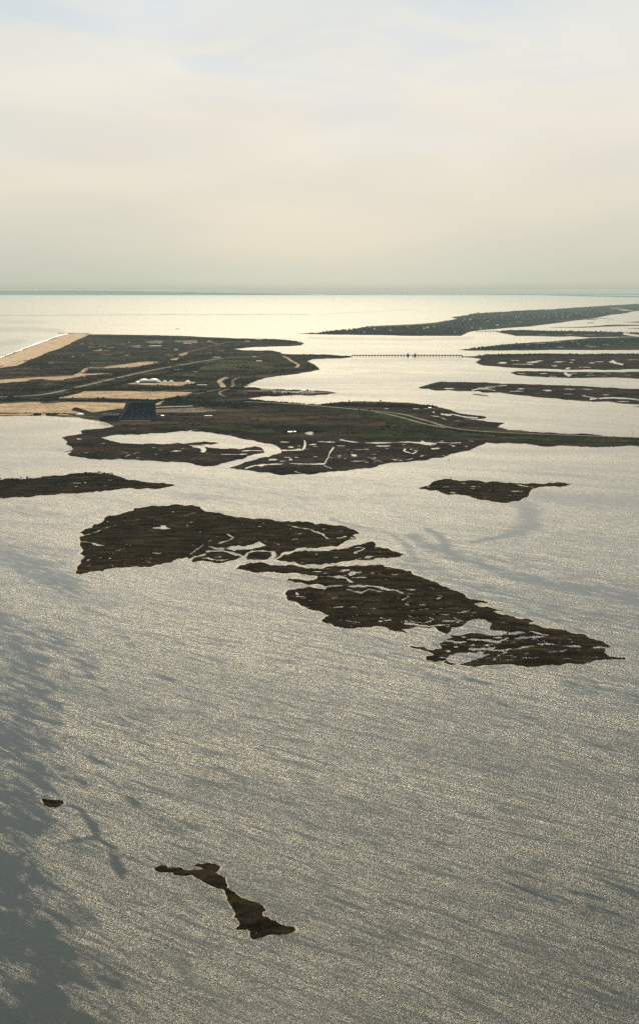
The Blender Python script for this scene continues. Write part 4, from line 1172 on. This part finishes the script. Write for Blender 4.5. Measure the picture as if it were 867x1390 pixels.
def slick_at(x, y):
    v = 0
    for (x0, y0, x1, y1), pts, w0, w1, s in SW:
        mw = max(w0, w1) * 3
        if x < x0 - mw * 2.4 or x > x1 + mw * 2.4 or y < y0 - mw or y > y1 + mw: continue
        best = 1e9; bw = w0
        n = len(pts) - 1
        for i in range(n):
            ax, ay = pts[i]; bx, by = pts[i + 1]
            k = .45
            dx, dy = (bx - ax) * k, by - ay
            px_, py_ = (x - ax) * k, y - ay
            l = dx * dx + dy * dy
            t = max(0, min(1, (px_ * dx + py_ * dy) / l))
            d = math.hypot(px_ - dx * t, py_ - dy * t)
            if d < best: best = d; bw = w0 + (w1 - w0) * (i + t) / n
        f = best / bw
        if f < 2.2: v = max(v, s * math.exp(-f * f * .9))
    return v


xs = [-120 + i * (1107 / 300) for i in range(301)]
ys = []
y = 399.3
while y < 1440:
    ys.append(y)
    y += .6 if y < 470 else (1.5 if y < 860 else 3)
NX = len(xs)
verts = []; faces = []; vals = []
for j, y in enumerate(ys):
    for x in xs:
        p = at(x, y)
        verts.append((p.x, p.y, 0))
        # edge wobble so slick borders look torn
        q = p / 220.0
        wx = x + 9 * noise.noise(q) * min(1, (y - HOR) / 200); wy = y + 4 * noise.noise(q + Vector((9, 2, 0))) * min(1, (y - HOR) / 200)
        vals.append(slick_at(wx, wy))
for j in range(len(ys) - 1):
    for i in range(NX - 1):
        a = j * NX + i
        faces.append((a, a + NX, a + NX + 1, a + 1))
# far-reaching skirts: sides, and behind the camera
n0 = len(verts)
def addv(x, y):
    verts.append((x, y, 0)); vals.append(.1); return len(verts) - 1
side = 60000
for s, i in ((-1, 0), (1, NX - 1)):
    prev = None
    for j in range(len(ys)):
        o_ = addv(s * side, verts[j * NX][1])
        if prev is not None:
            a = (j - 1) * NX + i; b_ = j * NX + i
            faces.append((prev, o_, b_, a) if s < 0 else (a, b_, o_, prev))
        prev = o_
ylast = verts[(len(ys) - 1) * NX][1]
bl = addv(-side, -6000); br = addv(side, -6000)
l_ = n0 + len(ys) - 1; r2_ = n0 + 2 * len(ys) - 1
last = [(len(ys) - 1) * NX + i for i in range(NX)]
faces.append(tuple([l_, bl, br, r2_] + last[::-1]))
water = mesh_obj("water", verts, faces, None or M['mud'])
water['kind'] = 'structure'
at_ = water.data.attributes.new("slick", 'FLOAT', 'POINT')
at_.data.foreach_set("value", vals)
# make it face up
bmx = bmesh.new(); bmx.from_mesh(water.data)
bmesh.ops.reverse_faces(bmx, faces=[f for f in bmx.faces if f.normal.z < 0])
bmx.to_mesh(water.data); bmx.free()

m, nt, b = new_mat("bay_water")
b.inputs['Base Color'].default_value = (.016, .022, .022, 1)
b.inputs['IOR'].default_value = 1.333
sl = nt.nodes.new("ShaderNodeAttribute"); sl.attribute_name = "slick"
slf = sl.outputs['Fac']
big_n = noise_node(nt, .0022, 6, .62, .35, 1, .5)            # wind patches, hundreds of metres
mid_n = noise_node(nt, .011, 5, .6, .22, 1, .62)             # gust streaks
swell = noise_node(nt, .070, 2, .5, .10, 1, .62, .5)         # long crests
crest = noise_node(nt, .19, 3, .6, .14, 1, .66, .6)          # wave crests
fine = noise_node(nt, .40, 3, .7, .9, 1, -.5)                # chop
str_n = noise_node(nt, .026, 4, .65, .22, 1, .80, .4)        # torn streaks lying along the waves
str_f = noise_node(nt, .085, 4, .65, .26, 1, .85, .5)
nz = math_n(nt, 'ADD', math_n(nt, 'MULTIPLY', str_n, .33), math_n(nt, 'MULTIPLY', str_f, .67))
tear = math_n(nt, 'ADD', math_n(nt, 'MULTIPLY', slf, .60), math_n(nt, 'MULTIPLY_ADD', nz, 2.3, -.65))
slk = ramp(nt, tear, [(.60, 0.0), (.92, .97)])
calm = noise_node(nt, .0011, 5, .6, .22, 1, .12, .5)         # broad calm lanes of the open bay
far_f = nt.nodes.new("ShaderNodeMapRange"); far_f.inputs['From Min'].default_value = 1500; far_f.inputs['From Max'].default_value = 3600
gpos = nt.nodes.new("ShaderNodeNewGeometry"); gs = nt.nodes.new("ShaderNodeSeparateXYZ"); nt.links.new(gpos.outputs['Position'], gs.inputs[0]); nt.links.new(gs.outputs['Y'], far_f.inputs['Value'])
slk_far = math_n(nt, 'MULTIPLY', slf, math_n(nt, 'MULTIPLY_ADD', nz, .9, .45))
slk = math_n(nt, 'ADD', math_n(nt, 'MULTIPLY', slk, math_n(nt, 'SUBTRACT', 1.0, far_f.outputs[0])), math_n(nt, 'MULTIPLY', slk_far, far_f.outputs[0]))
lull = math_n(nt, 'MULTIPLY', ramp(nt, big_n, [(.46, 0.0), (.62, 1.0)]), .32)
lull2 = math_n(nt, 'MULTIPLY', ramp(nt, mid_n, [(.46, 0.0), (.66, 1.0)]), .38)
lull3 = math_n(nt, 'MULTIPLY', ramp(nt, str_f, [(.48, 0.0), (.62, 1.0)]), .30)
oc = nt.nodes.new("ShaderNodeMapRange"); oc.inputs['From Min'].default_value = 7000; oc.inputs['From Max'].default_value = 14000; oc.inputs['To Min'].default_value = 1; oc.inputs['To Max'].default_value = .25
nt.links.new(gs.outputs['Y'], oc.inputs['Value'])
calmf = math_n(nt, 'MULTIPLY', ramp(nt, calm, [(.47, 0.0), (.62, .62)]), far_f.outputs[0])
line_n = noise_node(nt, .105, 3, .6, .13, 1, .66, .7)        # dark lines between the wave trains
lines = math_n(nt, 'MULTIPLY', ramp(nt, line_n, [(.50, 0.0), (.62, 1.0)]), math_n(nt, 'MULTIPLY_ADD', far_f.outputs[0], -.5, .68))
lulls = math_n(nt, 'MULTIPLY', math_n(nt, 'ADD', math_n(nt, 'ADD', lull, lull2), lull3), oc.outputs[0])
calmf = math_n(nt, 'MULTIPLY', calmf, oc.outputs[0])
sm = math_n(nt, 'MAXIMUM', math_n(nt, 'MAXIMUM', slk, calmf), math_n(nt, 'MAXIMUM', lulls, lines))
sm = math_n(nt, 'MINIMUM', sm, .97)
g2 = nt.nodes.new("ShaderNodeNewGeometry")
sp2 = nt.nodes.new("ShaderNodeSeparateXYZ"); nt.links.new(g2.outputs['Position'], sp2.inputs[0])
mr = nt.nodes.new("ShaderNodeMapRange"); mr.inputs['From Min'].default_value = 1300; mr.inputs['From Max'].default_value = 4200
mr.inputs['To Min'].default_value = .25; mr.inputs['To Max'].default_value = .49
nt.links.new(sp2.outputs['Y'], mr.inputs['Value'])
mr2 = nt.nodes.new("ShaderNodeMapRange"); mr2.inputs['From Min'].default_value = 9000; mr2.inputs['From Max'].default_value = 22000   # the open ocean is rougher than the bay
mr2.inputs['To Min'].default_value = 0; mr2.inputs['To Max'].default_value = .04
nt.links.new(sp2.outputs['Y'], mr2.inputs['Value'])
nt.links.new(math_n(nt, 'ADD', mr.outputs[0], mr2.outputs[0]), b.inputs['Roughness'])
hsum = math_n(nt, 'ADD', math_n(nt, 'MULTIPLY', swell, 3.0), math_n(nt, 'ADD', math_n(nt, 'MULTIPLY', crest, 1.9), math_n(nt, 'MULTIPLY', fine, 1.4)))
bp = nt.nodes.new("ShaderNodeBump")
bp.inputs['Distance'].default_value = 1.0
nt.links.new(hsum, bp.inputs['Height'])
nt.links.new(bp.outputs['Normal'], b.inputs['Normal'])
# calm water between the ripples
b2 = nt.nodes.new("ShaderNodeBsdfPrincipled")
b2.inputs['Base Color'].default_value = (.016, .024, .024, 1)
b2.inputs['IOR'].default_value = 1.333
b2.inputs['Roughness'].default_value = .10
bp2 = nt.nodes.new("ShaderNodeBump"); bp2.inputs['Strength'].default_value = .05; bp2.inputs['Distance'].default_value = 1.0
nt.links.new(hsum, bp2.inputs['Height'])
nt.links.new(bp2.outputs['Normal'], b2.inputs['Normal'])
mx = nt.nodes.new("ShaderNodeMixShader")
nt.links.new(sm, mx.inputs['Fac'])
nt.links.new(b.outputs[0], mx.inputs[1]); nt.links.new(b2.outputs[0], mx.inputs[2])
nt.links.new(mx.outputs[0], nt.nodes["Material Output"].inputs['Surface'])
water.data.materials.clear(); water.data.materials.append(m)

# ------------------------------------------------------------------ haze
hb = MB(); hb.box(-61000, 61000, -6500, 134000, -3.5, 475)
hz = hb.build("haze", M['mud']); hz['kind'] = 'stuff'; hz['label'] = 'pale sea haze over the bay'; hz['category'] = 'haze'
m = bpy.data.materials.new("haze"); m.use_nodes = True
nt = m.node_tree
nt.nodes.remove(nt.nodes["Principled BSDF"])
pvn = nt.nodes.new("ShaderNodeVolumePrincipled")
pvn.inputs['Color'].default_value = (.52, .66, .72, 1)
pvn.inputs['Density'].default_value = 1.0e-5
pvn.inputs['Anisotropy'].default_value = .1
nt.links.new(pvn.outputs[0], nt.nodes["Material Output"].inputs['Volume'])
hz.data.materials.clear(); hz.data.materials.append(m)

# ------------------------------------------------------------------ sky and sun
SUN_EL, SUN_AZ = math.radians(40), math.radians(-2.5)   # azimuth measured from +Y towards +X
sd = bpy.data.lights.new("sun", 'SUN'); sd.energy = 5.0; sd.angle = math.radians(.6); sd.color = (1, .85, .59)
so = bpy.data.objects.new("sun", sd); col.objects.link(so)
dirv = Vector((math.sin(SUN_AZ) * math.cos(SUN_EL), math.cos(SUN_AZ) * math.cos(SUN_EL), math.sin(SUN_EL)))
so.rotation_euler = dirv.to_track_quat('Z', 'Y').to_euler()
so.location = (0, 0, 2000)

w = bpy.data.worlds.new("World"); scene.world = w; w.use_nodes = True
nt = w.node_tree
bg = nt.nodes["Background"]
tc_ = nt.nodes.new("ShaderNodeTexCoord")
add = nt.nodes.new("ShaderNodeVectorMath"); add.operation = 'ADD'; add.inputs[1].default_value = (0, 0, .03)
nt.links.new(tc_.outputs['Generated'], add.inputs[0])
sky = nt.nodes.new("ShaderNodeTexSky"); sky.sky_type = 'NISHITA'; sky.sun_disc = False
sky.sun_elevation = SUN_EL; sky.sun_rotation = SUN_AZ
sky.air_density = 1.2; sky.dust_density = 4; sky.ozone_density = 1
nt.links.new(add.outputs[0], sky.inputs['Vector'])
sep = nt.nodes.new("ShaderNodeSeparateXYZ"); nt.links.new(tc_.outputs['Generated'], sep.inputs[0])
zz = math_n(nt, 'MAXIMUM', math_n(nt, 'ADD', sep.outputs['Z'], .16), .05)
cmb = nt.nodes.new("ShaderNodeCombineXYZ")
nt.links.new(math_n(nt, 'DIVIDE', sep.outputs['X'], zz), cmb.inputs[0])
nt.links.new(math_n(nt, 'DIVIDE', sep.outputs['Y'], zz), cmb.inputs[1])
cn = nt.nodes.new("ShaderNodeTexNoise"); cn.inputs['Scale'].default_value = 1.1; cn.inputs['Detail'].default_value = 5; cn.inputs['Roughness'].default_value = .5; cn.inputs['Distortion'].default_value = .4
nt.links.new(cmb.outputs[0], cn.inputs['Vector'])
cl = ramp(nt, cn.outputs['Fac'], [(.36, .90), (.60, 1.0)])
# thin high cloud veil: its tone by height above the horizon
veil = ramp(nt, math_n(nt, 'ADD', sep.outputs['Z'], .01), [(0.008, (3.0, 2.5, 1.3)), (.0125, (5.1, 5.5, 4.6)), (.043, (6.35, 6.25, 5.25)), (.087, (7.4, 7.0, 6.0)), (.15, (7.9, 7.6, 6.8)), (.21, (7.3, 7.55, 7.3)), (.36, (5.4, 5.9, 6.1)), (.6, (4.6, 5.2, 5.6))])
cn2 = nt.nodes.new("ShaderNodeTexNoise"); cn2.inputs['Scale'].default_value = 2.2; cn2.inputs['Detail'].default_value = 6; cn2.inputs['Roughness'].default_value = .55; cn2.inputs['Distortion'].default_value = .8
nt.links.new(cmb.outputs[0], cn2.inputs['Vector'])
hi = ramp(nt, sep.outputs['Z'], [(.07, 0.0), (.2, 1.0)])
gap = mixc(nt, 1.0, ramp(nt, cn2.outputs['Fac'], [(.48, 0.0), (.62, .9)]), hi, 'MULTIPLY')
veil = mixc(nt, gap, veil, (6.5, 7.1, 7.45))
# the hidden sun brightens the low sky below it
g1 = math_n(nt, 'POWER', 2.718, math_n(nt, 'MULTIPLY', math_n(nt, 'POWER', math_n(nt, 'MULTIPLY', math_n(nt, 'ABSOLUTE', math_n(nt, 'ADD', sep.outputs['X'], -.01)), 6.5), 2.0), -1.0))
g1 = math_n(nt, 'MULTIPLY', g1, math_n(nt, 'GREATER_THAN', sep.outputs['Y'], 0.0))
g1 = mixc(nt, 1.0, g1, ramp(nt, sep.outputs['Z'], [(0.0, 1.0), (.08, 0.25), (.2, 0.0)]), 'MULTIPLY')
veil = mixc(nt, g1, veil, mixc(nt, 1.0, veil, (1.26, 1.19, 1.16), 'MULTIPLY'))
mixed = mixc(nt, cl, sky.outputs[0], veil)
nt.links.new(mixed, bg.inputs['Color'])
bg.inputs['Strength'].default_value = .074

scene.view_settings.view_transform = 'Standard'
scene.view_settings.look = 'None'
scene.view_settings.exposure = 0.46
scene.view_settings.gamma = 1
scene.view_settings.use_curve_mapping = False
scene.cycles.volume_bounces = 1
scene.cycles.max_bounces = 6
scene.cycles.use_denoising = False
